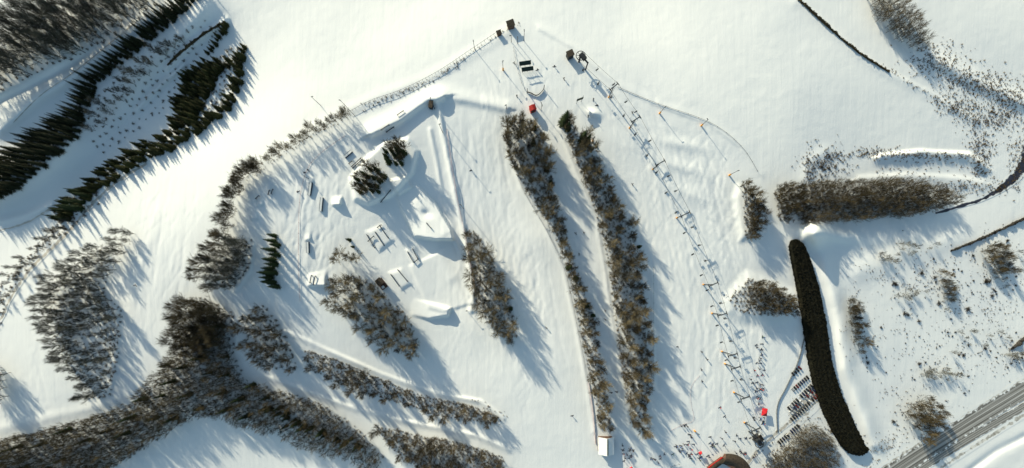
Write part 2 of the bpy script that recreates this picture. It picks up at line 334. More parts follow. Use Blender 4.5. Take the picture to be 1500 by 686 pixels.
def spline(pts, step=4.0):
    out=[]; nd=max(len(x) for x in pts); pts=[tuple(x)+(1.0,)*(nd-len(x)) for x in pts]; P=[pts[0]]+pts+[pts[-1]]
    for i in range(1,len(P)-2):
        p0,p1,p2,p3=[np.array(x,float) for x in P[i-1:i+3]]; n=max(2,int(np.hypot(*(p2-p1)[:2])/step))
        for k in range(n):
            t=k/n; out.append(.5*((2*p1)+(-p0+p2)*t+(2*p0-5*p1+4*p2-p3)*t*t+(-p0+3*p1-3*p2+p3)*t**3))
    out.append(np.array(P[-2],float)); return out
def ribbon(name, pts, width, m, dz=.12, cross=6):
    """a road sheet following the ground; pts (p,q[,width factor])"""
    c=spline(pts); co=[];uv=[];fs=[]; s=0
    for i,p in enumerate(c):
        t=c[min(i+1,len(c)-1)]-c[max(i-1,0)]; t=t[:2]/np.hypot(*t[:2]); n=np.array((-t[1],t[0])); w=width*(p[2] if len(p)>2 else 1)
        if i: s+=np.hypot(*(c[i]-c[i-1])[:2])
        for j in range(cross+1):
            a=(j/cross-.5)*w; co.append(tuple(at(p[0]+n[0]*a,p[1]+n[1]*a,dz))); uv.append((j/cross,s/40))
    k=cross+1
    for i in range(len(c)-1):
        for j in range(cross): fs.append((i*k+j,i*k+j+1,(i+1)*k+j+1,(i+1)*k+j))
    me=bpy.data.meshes.new(name); me.from_pydata(co,[],fs); me.materials.append(m); u=me.uv_layers.new(name='UVMap')
    vi=np.empty(len(me.loops),np.int32); me.loops.foreach_get('vertex_index',vi); u.data.foreach_set('uv',np.array(uv,np.float32)[vi].ravel())
    me.polygons.foreach_set('use_smooth',[True]*len(fs)); me.update(); return structure(name,me)
ribbon('highway',[(1240,740),(1310,690),(1400,632),(1500,571),(1600,511)],26,M['highway'],.14,14)
ribbon('highway_carriageway',[(1290,730),(1345,690),(1415,645),(1500,596),(1600,537)],12,M['highway'],.14,10)
ribbon('road_verge',[(1225,735),(1297,682),(1390,624),(1500,556),(1600,496)],9,M['verge'],.10,5)
ribbon('road_verge',[(1310,740),(1362,697),(1430,652),(1500,608),(1600,548)],10,M['verge'],.10,5)
ribbon('car_park_road',[(1070,720),(1100,672),(1140,632),(1185,598),(1203,580)],7,M['dirt'])
ribbon('car_park_ground',[(1160,612),(1185,590),(1200,572)],34,M['dirt'],.08)
ribbon('valley_road',[(-60,560),(0,470),(14,440),(45,395),(100,340),(135,300),(170,268),(215,240)],7,M['dirt'])
ribbon('service_track',[(-30,345),(0,338),(40,326),(75,305)],4,M['dirt'])
ribbon('shaded_bank',[(1560,150),(1512,205),(1497,245,.9),(1474,270,.6),(1440,291,.3),(1410,301,.22),(1370,313,.2)],24,M['bank_shade'],.12)  # dark sheet that paints the shade of a bank with trees
ribbon('forest_track',[(20,180),(60,140),(110,105),(160,65),(200,32)],2.2,M['dirt'])

# ------------------------------------------------------------------ trees
def rv(): return Vector((random.gauss(0,1),random.gauss(0,1),random.gauss(0,1))).normalized()
def bare_tree(h, spread, limbs, thick=1.0, sub=6, twn=6):
    tr=MB(); cr=MB(); lean=Vector((random.uniform(-.05,.05),random.uniform(-.05,.05),0)); p=Vector((0,0,-.3)); r=h*.016*thick; axis=[]
    n=7
    for i in range(n):
        nx=p+Vector((lean.x+random.uniform(-.07,.07),lean.y+random.uniform(-.07,.07),1))*(h*.9/n); r1=max(.03,r*(1-.8/n*(1+i*.12)))
        tr.tube(p,nx,r,r1,6,cap=i in (0,n-1)); axis.append((p.copy(),nx.copy(),r)); p=nx; r=r1
    for k in range(limbs):
        t=.14+.84*(k+random.random()*.8)/limbs; a=axis[min(n-1,int(t*n))]; b=a[0].lerp(a[1],(t*n)%1); ang=k*2.4+random.uniform(-.6,.6)
        el=random.uniform(.35,.95)+t*.35; d=Vector((math.cos(ang)*math.cos(el),math.sin(ang)*math.cos(el),math.sin(el))); L=spread*(1.25-.65*t)*random.uniform(.65,1.25)
        q=b; rr=a[2]*.4; seg=4
        for j in range(seg):
            nd=(d+rv()*.16+Vector((0,0,.12))).normalized(); nq_=q+nd*(L/seg); cr.tube(q,nq_,rr*(1-j*.2),rr*(.8-j*.18),4,cap=False)
            for _ in range(max(1,sub*(j+1)//5)):
                d2=(nd+rv()*.6+Vector((0,0,.1))).normalized(); e=q.lerp(nq_,random.random()); l2=L*random.uniform(.25,.5); e2=e+d2*l2
                cr.tube(e,e2,.03*thick,.016,3,cap=False)
                for _ in range(twn):
                    d3=(d2+rv()*.5+Vector((0,0,.15))).normalized(); f0=e.lerp(e2,random.uniform(.1,1)); cr.tube(f0,f0+d3*random.uniform(.5,1.4)*spread/3.2,.02*thick,.009,3,cap=False)
            q=nq_; d=nd
    return tr,cr
def spruce(h, w):
    tr=MB(); cr=MB(); tr.tube((0,0,-.3),(0,0,h*.93),h*.016,.03,6)
    z=h*.08; lev=0
    while z<h*.98:
        t=z/h; rad=w*(1-t)**.85*random.uniform(.85,1.1)+.12; nb=max(5,int(11*(1-t)+4))
        for k in range(nb):
            a=6.283*(k+lev*.5)/nb+random.uniform(-.25,.25); L=rad*random.uniform(.75,1.15); dr=-.25-.25*(1-t)
            base=Vector((0,0,z+random.uniform(-.15,.15))); d=Vector((math.cos(a),math.sin(a),dr)).normalized(); sd=Vector((-math.sin(a),math.cos(a),0)); up=Vector((0,0,1))
            for j in range(5):      # needle-laden twigs along the bough, each a small closed wedge
                u=.15+.2*j; o=base+d*L*u; s2=sd*((-1)**j); tip=o+d*L*.34+s2*L*.20*(1.25-u)+up*random.uniform(-.1,.05); wd=.16*L*(1.2-u)+.05
                cr.hex=None
                i0_=len(cr.v); cr.v+=[o+sd*wd,o-sd*wd,o+up*wd*.7,o-up*wd*.35,tip]
                for f in ((0,2,4),(2,1,4),(1,3,4),(3,0,4),(0,1,2),(1,0,3)): cr.f.append(tuple(i0_+q for q in f)); cr.m.append(0)
        z+=h*.058*(1.15-.45*t); lev+=1
    cr.tube((0,0,h*.9),(0,0,h*1.02),.06,.01,4)
    return tr,cr
def shrub_mesh(n, rad, hgt):
    b=MB()
    for _ in range(n):
        d=Vector((random.gauss(0,1),random.gauss(0,1),abs(random.gauss(0,.8))+.35)).normalized(); p=Vector((random.uniform(-.15,.15),random.uniform(-.15,.15),-.05)); e=p+Vector((d.x*rad,d.y*rad,d.z*hgt))*random.uniform(.6,1.1)
        b.tube(p,e,.035,.018,3,cap=False)
        for _ in range(5): f=p.lerp(e,random.uniform(.3,1)); b.tube(f,f+(d+rv()*.9).normalized()*rad*random.uniform(.2,.45),.026,.012,3,cap=False)
    return b
def treeproto(name,gen,bm,cm,cat='tree'):
    out=[]
    for tr,cr in gen: out.append((Proto(name,cat,[('trunk',tr.mesh(name+'_trunk',bm),[]),('crown',cr.mesh(name+'_crown',cm),[])]),tr,cr))
    return out
LEAFLESS=treeproto('leafless_tree',[bare_tree(10.5,4.0,24) for _ in range(6)],M['bark'],M['twig'])
FROSTED=treeproto('frosted_tree',[bare_tree(10.5,4.0,24) for _ in range(5)],M['fbark'],M['frost'])
SAPLING=treeproto('slender_tree',[bare_tree(6.5,3.0,20) for _ in range(4)],M['bark'],M['dtwig'])
LIGHT=[(None,)+bare_tree(9,3.6,17,1.15,4,5) for _ in range(5)]
BUSHY=treeproto('bushy_tree',[bare_tree(8.5,4.0,26) for _ in range(5)],M['bark'],M['dtwig'])
SPRUCE=treeproto('spruce_tree',[spruce(11,2.3),spruce(11,1.9),spruce(11,2.6),spruce(11,2.1)],M['bark'],M['needle3'])
YOUNG=treeproto('young_spruce_tree',[spruce(6,2.0),spruce(6,1.7),spruce(6,2.3),spruce(5.5,1.9)],M['bark'],M['needle'])
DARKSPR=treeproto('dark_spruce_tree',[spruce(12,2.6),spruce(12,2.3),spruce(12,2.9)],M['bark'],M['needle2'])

def scatter(poly, sp, jitter=True, n_max=9999):
    xs=[a for a,_ in poly]; ys=[b for _,b in poly]; out=[]; tries=int((max(xs)-min(xs))*(max(ys)-min(ys))/(sp*sp)*14)+60
    P=np.column_stack([rng.uniform(min(xs),max(xs),tries),rng.uniform(min(ys),max(ys),tries)]); ok=inside(P[:,0],P[:,1],poly)
    for p in P[ok]:
        if all((p[0]-a)**2+(p[1]-b)**2>sp*sp for a,b in out): out.append((float(p[0]),float(p[1])))
        if len(out)>=n_max: break
    return out
def along(pts, sp, jit=3.0):
    out=[]; acc=sp; c=spline(pts,1.0)
    for a,b in zip(c[:-1],c[1:]):
        acc+=np.hypot(*(b-a)[:2])
        if acc>=sp: acc=random.uniform(-.25,.25)*sp; out.append((float(b[0]+random.uniform(-jit,jit)),float(b[1]+random.uniform(-jit,jit))))
    return out
COUNT={}
def stand(protos, spots, look, where, group, smin=.75, smax=1.15, part=1.0):
    """plant a stand; the trees that stick out of it by size or place get a label of their own"""
    if not spots: return
    sc=[random.uniform(smin,smax) for _ in spots]; own={}
    if len(spots)>4:
        own[int(np.argmax(sc))]='tallest %s %s'
        for key,fn in (('%s at the top of %s',min),('%s at the bottom of %s',max)):
            i=fn(range(len(spots)),key=lambda k:spots[k][1]); own.setdefault(i,key)
        for key,fn in (('%s at the left edge of %s',min),('%s at the right edge of %s',max)):
            i=fn(range(len(spots)),key=lambda k:spots[k][0]); own.setdefault(i,key)
        i=int(np.argmin(sc)); own.setdefault(i,'smallest %s in %s')
    w=where.split(' ',1)[1] if where.split(' ',1)[0] in ('in','on','along','of') else where
    for i,((p,q),s) in enumerate(zip(spots,sc)):
        if i in own: lb=own[i]%(look, where if own[i].startswith('tallest') else w)
        else: lb='%s %s'%(look,where)
        pr=random.choice(protos)[0]; pr.put(at(p,q,-.05),random.uniform(0,6.28),lb,group,s)
        COUNT[pr.name]=COUNT.get(pr.name,0)+1
def mass(name, protos, spots, smin, smax, mats, kind='stuff'):
    V=[];FF=[];MI=[];o=0
    cache=[]
    for _,tr,cr in protos:
        parts=[]
        for k,b in enumerate((tr,cr)):
            fs=[]
            for f in b.f:
                if len(f)==3: fs.append(f)
                else:
                    for j in range(1,len(f)-1): fs.append((f[0],f[j],f[j+1]))
            parts.append((np.array([tuple(v) for v in b.v]),np.array(fs)))
        cache.append(parts)
    for p,q in spots:
        s=random.uniform(smin,smax); a=random.uniform(0,6.28); c,sn=math.cos(a)*s,math.sin(a)*s; loc=np.array(at(p,q,-.05)); parts=random.choice(cache)
        for k,(v,f) in enumerate(parts):
            if not len(f): continue
            w=np.column_stack([v[:,0]*c-v[:,1]*sn,v[:,0]*sn+v[:,1]*c,v[:,2]*s])+loc; V.append(w); FF.append(f+o); MI.append(np.full(len(f),k)); o+=len(w)
    me=np_mesh(name,np.concatenate(V),np.concatenate(FF),mats,False,np.concatenate(MI)); ob=link(name,me); ob['kind']=kind; return ob

# --- the two long strips between the pistes, cut where one can tell their stretches apart
S1=[(741,190),(752,176),(777,176),(793,192),(803,235),(813,290),(828,340),(846,400),(862,440),(876,500),(886,570),(893,626),(880,626),(870,580),(857,520),(845,460),(832,400),(814,350),(794,310),(764,270),(743,222)]
S2=[(822,178),(832,176),(845,196),(862,205),(878,248),(902,292),(924,334),(938,390),(944,460),(950,520),(948,590),(940,628),(928,628),(917,580),(908,520),(898,440),(888,370),(869,300),(850,250),(833,212)]
for nm,poly,sp,cuts in (('left strip',S1,12.2,(270,430)),('right strip',S2,13,(300,450))):
    pts=scatter(poly,sp)
    for lo,hi,seg in ((0,cuts[0],'upper'),(cuts[0],cuts[1],'middle'),(cuts[1],999,'lower')):
        sp_=[t for t in pts if lo<=t[1]<hi]
        side='shorter' if nm=='left strip' else 'broader'
        stand(LEAFLESS,sp_,'leafless brown tree','in the %s stretch of the %s strip'%(seg,'narrower' if nm=='left strip' else 'broader'),'trees of the %s, %s stretch'%(nm,seg),.45,1.05)
stand(LEAFLESS,scatter([(685,336),(698,342),(713,368),(732,402),(749,452),(756,495),(745,500),(724,482),(704,458),(694,420),(687,370)],11.5),'leafless brown tree','in the short strip by the wide shadow','trees of the short strip',.7,1.05)
P1=[(486,412),(520,404),(550,418),(575,440),(597,465),(615,500),(608,516),(580,514),(545,492),(512,465),(488,440)]
stand(LEAFLESS,scatter(P1,13.5),'leafless tree','in the rounded grove below the brown cabin','trees of the rounded grove',.7,1.05)
stand(LEAFLESS,[(503,372),(515,377),(527,379),(497,381)],'wide leafless tree','in the little row above the brown cabin','row above the cabin',.65,.85)
stand(LEAFLESS,along([(348,268),(380,244),(420,224),(450,202),(482,186),(512,168)],7.5,3),'thin leafless tree','on the hill crest beside the bright upper field','trees along the crest',.4,.8)
P3=[(358,470),(385,445),(398,458),(425,500),(436,540),(402,540),(362,508)]
stand(BUSHY,scatter(P3,12.5),'dark leafless tree','in the wedge-shaped grove below the spruce row','trees of the wedge grove',.65,1.0)
P4=[(446,512),(500,530),(560,555),(620,580),(690,594),(730,610),(725,620),(680,616),(630,606),(575,586),(515,570),(455,542)]
stand(BUSHY,scatter(P4,13.5),'low leafless tree','in the curving belt under the bright snow lip','trees of the curving belt',.4,.85)
P5=[(548,622),(600,634),(680,650),(735,668),(740,700),(640,700),(585,668)]
stand(BUSHY,scatter(P5,13.5),'leafless brown tree','in the lowest belt below the hill','trees of the lowest belt',.65,1.05)
# --- frosted woods to the left
stand(FROSTED,scatter([(0,60),(20,30),(60,20),(100,0),(250,-20),(215,25),(170,52),(120,82),(80,97),(40,114),(0,136),(-40,156)],12),'frosted grey tree','in the far wood above the valley road','trees of the far frosted wood',.85,1.25)
stand(FROSTED,scatter([(78,413),(124,374),(150,360),(158,403),(156,433),(134,463),(124,498),(128,548),(114,553),(88,516),(66,458)],9.6),'frosted grey tree','in the big grove beside the valley road','trees of the roadside grove',.45,.85)
stand(FROSTED,scatter([(162,434),(180,456),(175,524),(162,579),(124,586),(128,556),(147,534),(146,484),(140,454)],11),'frosted brown tree','in the crescent grove right of the big one','trees of the crescent grove',.45,.9)
stand(FROSTED,scatter([(166,385),(178,345),(190,330),(200,345),(186,372),(172,400)],9),'small frosted tree','in the short line right of the oval grove','short frosted line',.45,.75)
stand(FROSTED,scatter([(318,385),(345,352),(370,352),(368,392),(345,420),(310,424)],9.5),'snow-dusted dark tree','in the block left of the spruce row','block left of the spruces',.65,1.0)
stand(BUSHY,along([(385,243),(362,262),(350,285),(340,318),(326,350),(306,378),(292,408)],6.8,7),'frosted brown tree','on the outer bank along the left field','outer bank trees',.6,.95)
stand(BUSHY,scatter([(262,440),(300,434),(330,452),(330,500),(290,520),(262,500)],10),'frosted brown tree','on the bulge beside the left field','bulge trees',.7,1.05)
stand(FROSTED,scatter([(14,400),(60,352),(105,322),(112,330),(60,378),(26,428),(0,450)],11),'frosted brown tree','between the valley road and the spruce belt','roadside frosted trees',.28,.5)
stand(FROSTED,scatter([(-10,525),(18,545),(16,585),(-10,600)],11),'frosted tree','in the clump at the left end of the road','road end clump',.7,1)
stand(FROSTED,scatter([(135,190),(170,130),(215,95),(270,50),(280,58),(225,110),(185,150),(150,195)],12),'snowy tree','on the shaded slope below the dark spruce belt','shaded slope trees',.4,.7)
# --- spruces
B1=[(0,250),(30,228),(75,200),(125,165),(132,135),(180,90),(230,50),(290,0),(318,-14),(300,8),(262,42),(205,88),(156,128),(134,180),(125,210),(60,266),(20,296),(-25,318),(-40,270)]
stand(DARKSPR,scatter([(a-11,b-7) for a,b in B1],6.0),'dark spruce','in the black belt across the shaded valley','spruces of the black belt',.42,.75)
stand(YOUNG,along([(95,322),(130,285),(190,243),(245,216),(292,188),(333,156),(346,122),(360,84)],2.6,6),'green young spruce','along the outer side of the forest track','spruces outside the track',.5,1.05)
stand(YOUNG,along([(82,312),(130,272),(180,235),(232,205),(262,185)],2.9,7),'olive young spruce','on the inner side of the forest track','spruces inside the track',.45,.95)
stand(YOUNG,scatter([(255,190),(262,150),(272,118),(290,100),(322,92),(322,112),(310,135),(298,158),(284,182)],5.2),'olive green young spruce','in the block inside the track bend','spruces in the bend',.6,1.1)
stand(YOUNG,along([(322,106),(335,96),(350,86),(362,74)],5,3),'bright green young spruce','in the row ending at the track corner','corner row spruces',.6,1.0)
stand(YOUNG,along([(300,88),(312,72),(326,52),(334,36)],6,3),'small young spruce','along the bank near the upper field','bank spruces',.4,.8)
stand(SPRUCE,scatter([(84,318),(128,282),(136,290),(100,325)],8),'dark olive spruce','in the block at the service track end','service track spruces',.6,.9)
stand(SPRUCE,[(404,346),(403,354),(408,360),(402,367),(407,374),(401,381),(405,388),(399,394),(404,400),(398,407),(403,414),(408,420),(396,400),(395,413)],'dark green spruce','in the close row on the open piste','spruce row on the piste',.62,.92)
stand(SPRUCE,scatter([(285,470),(330,470),(340,540),(430,600),(500,635),(440,632),(330,600),(230,620),(80,690),(20,690),(20,650),(200,600)],24),'dark spruce','inside the big brown lower wood','spruces inside the lower wood',.55,.85)
tag_sp=[((826,181),'tall spruce at the upper end of the broader strip',1.15),((831,190),'smaller spruce behind the one topping the broader strip',.8),((852,207),'spruce standing apart at the edge of the broader strip',1.1),((859,210),'narrow spruce touching the one at the strip edge',.95),((783,190),'spruce near the red hut end of the narrower strip',.6),((781,212),'dark spruce inside the head of the narrower strip',.65),((800,250),'green spruce at the right edge of the narrower strip',.6),((806,268),'short green spruce on the right edge, upper narrower strip',.5),((833,392),'olive spruce in the waist of the narrower strip',.7),((843,408),'round olive spruce beside the waist of the narrower strip',.65),((858,448),'olive spruce overhanging the gap between the strips',.7),((868,462),'small olive spruce beside the shaded gap',.6),((935,362),'small dark spruce on the right edge of the broader strip',.5),((748,452),'small spruce in the short strip',.6),((513,352),'small dark spruce alone beside the park rails',.5),((518,362),'tiny spruce next to the lone park spruce',.35)]
for (p,q),lb,s in tag_sp: random.choice(SPRUCE)[0].put(at(p,q,-.05),random.uniform(0,6),lb,None,s)
stand(SPRUCE,scatter([(523,266),(540,246),(557,243),(566,262),(556,282),(530,287)],8),'dark spruce','in the left grove on the park mound','left mound grove',.45,.7)
stand(SPRUCE,scatter([(564,222),(584,212),(596,222),(594,238),(580,246),(566,236)],7.5),'dark spruce','in the right grove on the park mound','right mound grove',.45,.7)
stand(SAPLING,scatter([(523,266),(540,246),(557,243),(566,262),(556,282),(530,287)],10),'leafless sapling','among spruces of the left mound grove','left mound saplings',.8,1.1)
stand(SAPLING,scatter([(570,216),(588,210),(600,222),(594,240)],9),'leafless sapling','among spruces of the right mound grove','right mound saplings',.8,1.2)
stand(SPRUCE,along([(385,592),(415,606),(440,618),(470,632),(500,640),(530,655)],8,6),'dark spruce','on the shaded lower edge of the big wood','shaded edge spruces',.5,.9)
# --- right hand side
stand(SAPLING,scatter([(1086,268),(1100,278),(1113,302),(1108,345),(1092,352),(1090,312)],7),'slender leafless tree','in the small grove beside the snow bank','grove by the snow bank',.6,1.0)
stand(SAPLING,scatter([(1096,412),(1130,418),(1158,438),(1160,458),(1118,456),(1092,446)],7),'slender brown tree','on the mound right of the chairlift','mound trees by the chairlift',.6,1.0)
stand(SAPLING,scatter([(1132,276),(1160,272),(1170,290),(1160,318),(1142,326),(1134,300)],8),'slender brown tree','at the near end of the long thicket','near thicket trees',.7,1.1)
stand(SAPLING,scatter([(1312,604),(1326,592),(1352,580),(1372,600),(1362,630),(1345,640),(1326,612)],9),'grey brown tree','in the clump beside the highway','highway clump',.6,1.1)
stand(SAPLING,scatter([(1238,440),(1250,444),(1256,470),(1264,500),(1256,515),(1243,480)],7),'small grey tree','in the slim group behind the dark hedge','group behind the hedge',.4,.8)
stand(SAPLING,scatter([(1432,362),(1450,352),(1468,372),(1472,398),(1452,400),(1440,385)],8.5),'small grey tree','in the loose group by the upper field line','field line group',.5,.9)
stand(SAPLING,scatter([(1372,395),(1384,402),(1388,430),(1378,438),(1370,412)],7),'small grey tree','in the narrow knot amid the weedy field','field knot',.4,.7)
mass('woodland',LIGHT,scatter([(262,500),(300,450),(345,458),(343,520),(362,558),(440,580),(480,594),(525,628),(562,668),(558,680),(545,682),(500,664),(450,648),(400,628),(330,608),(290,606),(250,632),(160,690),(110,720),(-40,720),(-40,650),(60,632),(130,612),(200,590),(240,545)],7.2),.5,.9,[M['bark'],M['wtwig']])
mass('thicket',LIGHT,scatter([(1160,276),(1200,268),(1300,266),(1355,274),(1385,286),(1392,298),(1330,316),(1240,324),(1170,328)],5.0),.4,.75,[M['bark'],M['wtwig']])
mass('brown_wood',LIGHT,scatter([(1130,664),(1180,618),(1204,630),(1216,650),(1218,720),(1100,720)],5.2),.4,.65,[M['bark'],M['dtwig']])
mass('field_wood',LIGHT,scatter([(1262,-10),(1300,-10),(1335,35),(1350,62),(1345,76),(1310,62),(1280,30)],7),.45,.75,[M['bark'],M['dtwig']])

# --- undergrowth that nobody could count
def tuft_mass(name, spots, m, proto, smin, smax):
    return mass(name,[(None,MB(),proto[k]) for k in range(len(proto))],spots,smin,smax,[m,m])
SH=[shrub_mesh(22,1.0,1.0) for _ in range(3)]; GT=[shrub_mesh(9,.45,.7) for _ in range(3)]
for nm,poly in (('narrower',S1),('broader',S2)):
    stand(SAPLING,scatter(poly,15),'low leafless sapling','among taller trees of the %s woodland strip'%nm,'saplings of the %s strip'%nm,.6,1.1)
stand(SAPLING,scatter(P1,17),'low leafless sapling','among taller trees of the rounded grove','saplings of the rounded grove',.6,1.0)
br=[]
for poly,sp in ((S1,5.0),(S2,5.0),(P1,7),(P3,7),(P4,3.6),(P5,4),([(685,336),(698,342),(713,368),(732,402),(749,452),(756,495),(745,500),(724,482),(704,458),(694,420),(687,370)],5)): br+=scatter(poly,sp)
tuft_mass('undergrowth',br,M['brush'],SH,.5,1.5)
br2=along([(140,290),(100,325),(60,362),(22,405),(0,450),(-10,490)],1.6,9)+scatter([(262,500),(300,450),(345,458),(343,520),(362,558),(440,580),(480,594),(525,628),(562,668),(558,680),(545,682),(500,664),(450,648),(400,628),(330,608),(290,606),(250,632),(160,690),(110,720),(-40,720),(-40,650),(60,632),(130,612),(200,590),(240,545)],6.5)
for poly,sp in (([(78,413),(124,374),(150,360),(158,403),(156,433),(134,463),(124,498),(128,548),(114,553),(88,516),(66,458)],6),([(162,434),(180,456),(175,524),(162,579),(124,586),(128,556),(147,534),(146,484),(140,454)],6),([(318,385),(345,352),(370,352),(368,392),(345,420),(310,424)],6),([(262,440),(300,434),(330,452),(330,500),(290,520),(262,500)],6),
    ([(0,60),(60,20),(100,0),(250,-20),(215,25),(170,52),(120,82),(80,97),(40,114),(0,136),(-40,156)],8),([(1086,268),(1100,278),(1113,302),(1108,345),(1092,352),(1090,312)],4),([(1066,440),(1096,408),(1130,418),(1158,438),(1160,458),(1118,462),(1080,458)],5),([(1132,276),(1200,270),(1350,278),(1372,300),(1320,312),(1240,320),(1142,326)],6),
    ([(262,182),(268,150),(276,122),(300,100),(340,70),(362,74),(346,122),(333,156),(296,185),(245,212),(190,240),(130,280),(90,322),(78,310),(180,236)],5.5)): br2+=scatter(poly,sp)
gr=[]
for cx,cy,sx,sy,n in ((1490,235,8,22,160),(1462,275,12,6,90),(1190,650,25,22,300),(1150,670,20,12,150),(1370,88,22,14,260),(1420,120,28,12,330),(1475,145,22,16,330),(1400,155,18,8,160),(1450,178,22,10,240),(1210,240,18,14,260),(1280,224,26,4,160),(1360,228,45,3,200),(1435,240,6,12,120),(1185,250,4,14,80),(1400,276,30,6,200),(1440,210,12,8,100),(1345,250,50,10,80)):
    gr+=[(random.gauss(cx,sx),random.gauss(cy,sy)) for _ in range(n)]
for pl,sp,j in (([(535,160),(575,145),(600,133),(625,122),(650,108),(680,90)],1.6,4),([(530,152),(580,138),(640,112),(700,72),(745,42)],3.5,2),([(745,42),(750,33),(762,38)],1.5,4),([(1450,160),(1475,170),(1500,178)],1.2,12),([(1350,78),(1400,110),(1450,130),(1500,150)],.9,13),([(1380,148),(1410,162),(1450,185)],1.3,10),([(1290,95),(1330,120),(1380,150),(1430,180)],2.2,3),
 ([(1065,440),(1085,425),(1100,408)],1.2,8),([(1185,262),(1200,240),(1240,232)],1.0,10),([(1430,215),(1445,235),(1440,260)],1.5,7),([(1255,700),(1290,660),(1310,640)],1.3,9),([(345,270),(420,222),(512,168)],2.0,4),([(690,590),(735,610),(725,622)],1.2,8),([(95,335),(60,365),(20,410)],1.6,6)): gr+=along(pl,sp,j)
tuft_mass('low_brush',br2,M['brush'],SH,.5,1.3)
tuft_mass('dry_grass',gr,M['weed'],GT,.5,1.4)
fd=[]
for cx,cy,sx,sy,n in ((1380,545,26,7,70),(1455,375,22,20,130),(1385,425,14,18,80),(1330,425,18,10,50),(1480,530,12,10,50),(1250,470,9,30,90),(1345,600,25,22,160),(1400,470,60,50,200),(1460,460,25,40,160),(1300,500,30,60,120),(1340,395,30,20,120),(1450,440,30,30,60),(1300,650,20,12,90),(1330,520,40,30,50),(1430,510,40,20,60),(1280,400,15,10,30)):
    fd+=[(random.gauss(cx,sx),random.gauss(cy,sy)) for _ in range(n)]
tuft_mass('field_weeds',fd,M['brush'],GT,.35,1.1)
ls=scatter([(110,170),(200,90),(300,30),(330,60),(290,110),(230,170),(150,230)],9)
tuft_mass('valley_scrub',ls,M['brush'],SH,.5,1.1)

pts=[]
for cx,cy,sx,sy,n in ((1462,385,12,16,26),(1385,428,7,12,16),(1248,465,5,16,16),(1330,432,10,5,10),(1375,548,18,5,18),(1292,378,12,8,10),(1488,520,10,6,12),(1420,500,22,10,10),(1348,365,20,6,8)): pts+=[(random.gauss(cx,sx),random.gauss(cy,sy)) for _ in range(n)]
mass('scrub_patches',[(None,)+bare_tree(4,2.6,12,1.0,4,4) for _ in range(3)],pts,.35,.8,[M['bark'],M['frost']])
# --- single shrubs dotted over the field
SHR=[Proto('shrub','shrub',[('twigs',b.mesh('shrub_twigs',M['shrub']),[])]) for b in [shrub_mesh(34,.85,.8) for _ in range(4)]]
zones=[([(1330,440),(1420,440),(1420,560),(1330,560)],15,'in the middle of the weedy field','mid field shrubs'),([(1420,420),(1498,400),(1498,530),(1420,560)],14,'in the part of the weedy field above the highway','highway side shrubs'),
 ([(1330,370),(1430,350),(1490,345),(1490,410),(1350,430)],15,'below the dark fence line','fence line shrubs'),([(1245,430),(1330,400),(1330,540),(1262,560)],18,'on the slope right of the dark tree row','hedge slope shrubs'),([(1190,225),(1240,222),(1245,258),(1195,262)],6,'in the dense speckled patch above the thicket','speckled patch shrubs'),([(1300,590),(1440,560),(1390,600),(1310,640)],20,'near the edge of the slushy highway','roadside shrubs')]
for poly,sp,wh,g in zones:
    base=scatter(poly,sp*1.9); sp_=[]
    for (p,q) in base:
        sg=random.uniform(3,11)
        for _ in range(random.choice((2,4,6,9,12)) if sp>8 else 3): sp_.append((p+random.gauss(0,sg),q+random.gauss(0,sg)))
    sp_=[t for t in sp_ if inside(np.array([t[0]]),np.array([t[1]]),poly)[0]]; sz=[random.choice((.25,.3,.4,.5,.7))*random.uniform(.8,1.2)+(random.random()<.08)*.9 for _ in sp_]
    o=np.argsort(sz)[::-1]
    for i,(p,q) in enumerate(sp_):
        lb=('largest dark shrub %s' if i==o[0] else 'second largest dark shrub %s' if i==o[1] else 'small dark shrub %s')%wh
        random.choice(SHR).put(at(p,q),random.uniform(0,6),lb,g,sz[i])

# --- smeared tree row / fence rows
def hedge(name,label,pts,hgt,m,leaf=.3,dens=1.0):
    """pts (p,q,width): a leafy mass on a dark core"""
    c=spline(pts,3.0); core=MB(); lf=MB(); rows=[]
    for i,p in enumerate(c):
        t=c[min(i+1,len(c)-1)]-c[max(i-1,0)]; t=t[:2]/np.hypot(*t[:2]); n=np.array((-t[1],t[0])); w=p[2]*(random.uniform(.45,1.4) if p[2]<6 else random.uniform(.86,.92)); hv=random.uniform(.25,1.3) if p[2]<6 else 1; ring=[]
        end=min(1,math.sqrt(max(.02,min(i,len(c)-1-i)/4)))
        for k in range(9):
            a=math.pi*k/8; x=math.cos(a)*w/2*end*random.uniform(.93,1.0); hh=hgt*hv*(math.sin(a)**(.55 if p[2]<6 else .28))*random.uniform(.96,1.04)*(.4+.6*end); ring.append(at(p[0]+n[0]*x,p[1]+n[1]*x,hh-.1))
        rows.append(ring)
    for r in rows: core.v+=r
    for i in range(len(rows)-1):
        for k in range(8): core.f.append((i*9+k,i*9+k+1,(i+1)*9+k+1,(i+1)*9+k)); core.m.append(0)
    for i in range(len(rows)-1):
        for k in range(8):
            for _ in range(int(5*dens)):
                p=rows[i][k].lerp(rows[i][k+1],random.random()).lerp(rows[i+1][k],random.random()); d=(rv()+Vector((0,0,.35))).normalized(); p=p+rv()*leaf*.35; a=rv().cross(d).normalized(); L=leaf*random.uniform(.6,1.5)
                lf.face([p-a*L*.5,p+d*L*.9,p+a*L*.5]); lf.face([p+a*L*.5,p+d*L*.9+rv()*.1,p-a*L*.3+rv()*L*.4])
    o=thing(name,label,'hedge',at(c[len(c)//2][0],c[len(c)//2][1])); inv=-o.location
    for b in (core,lf): b.v=[v+inv for v in b.v]
    link('branch_core',core.mesh('branch_core',m,True),o); link('foliage',lf.mesh('foliage',m),o); return o
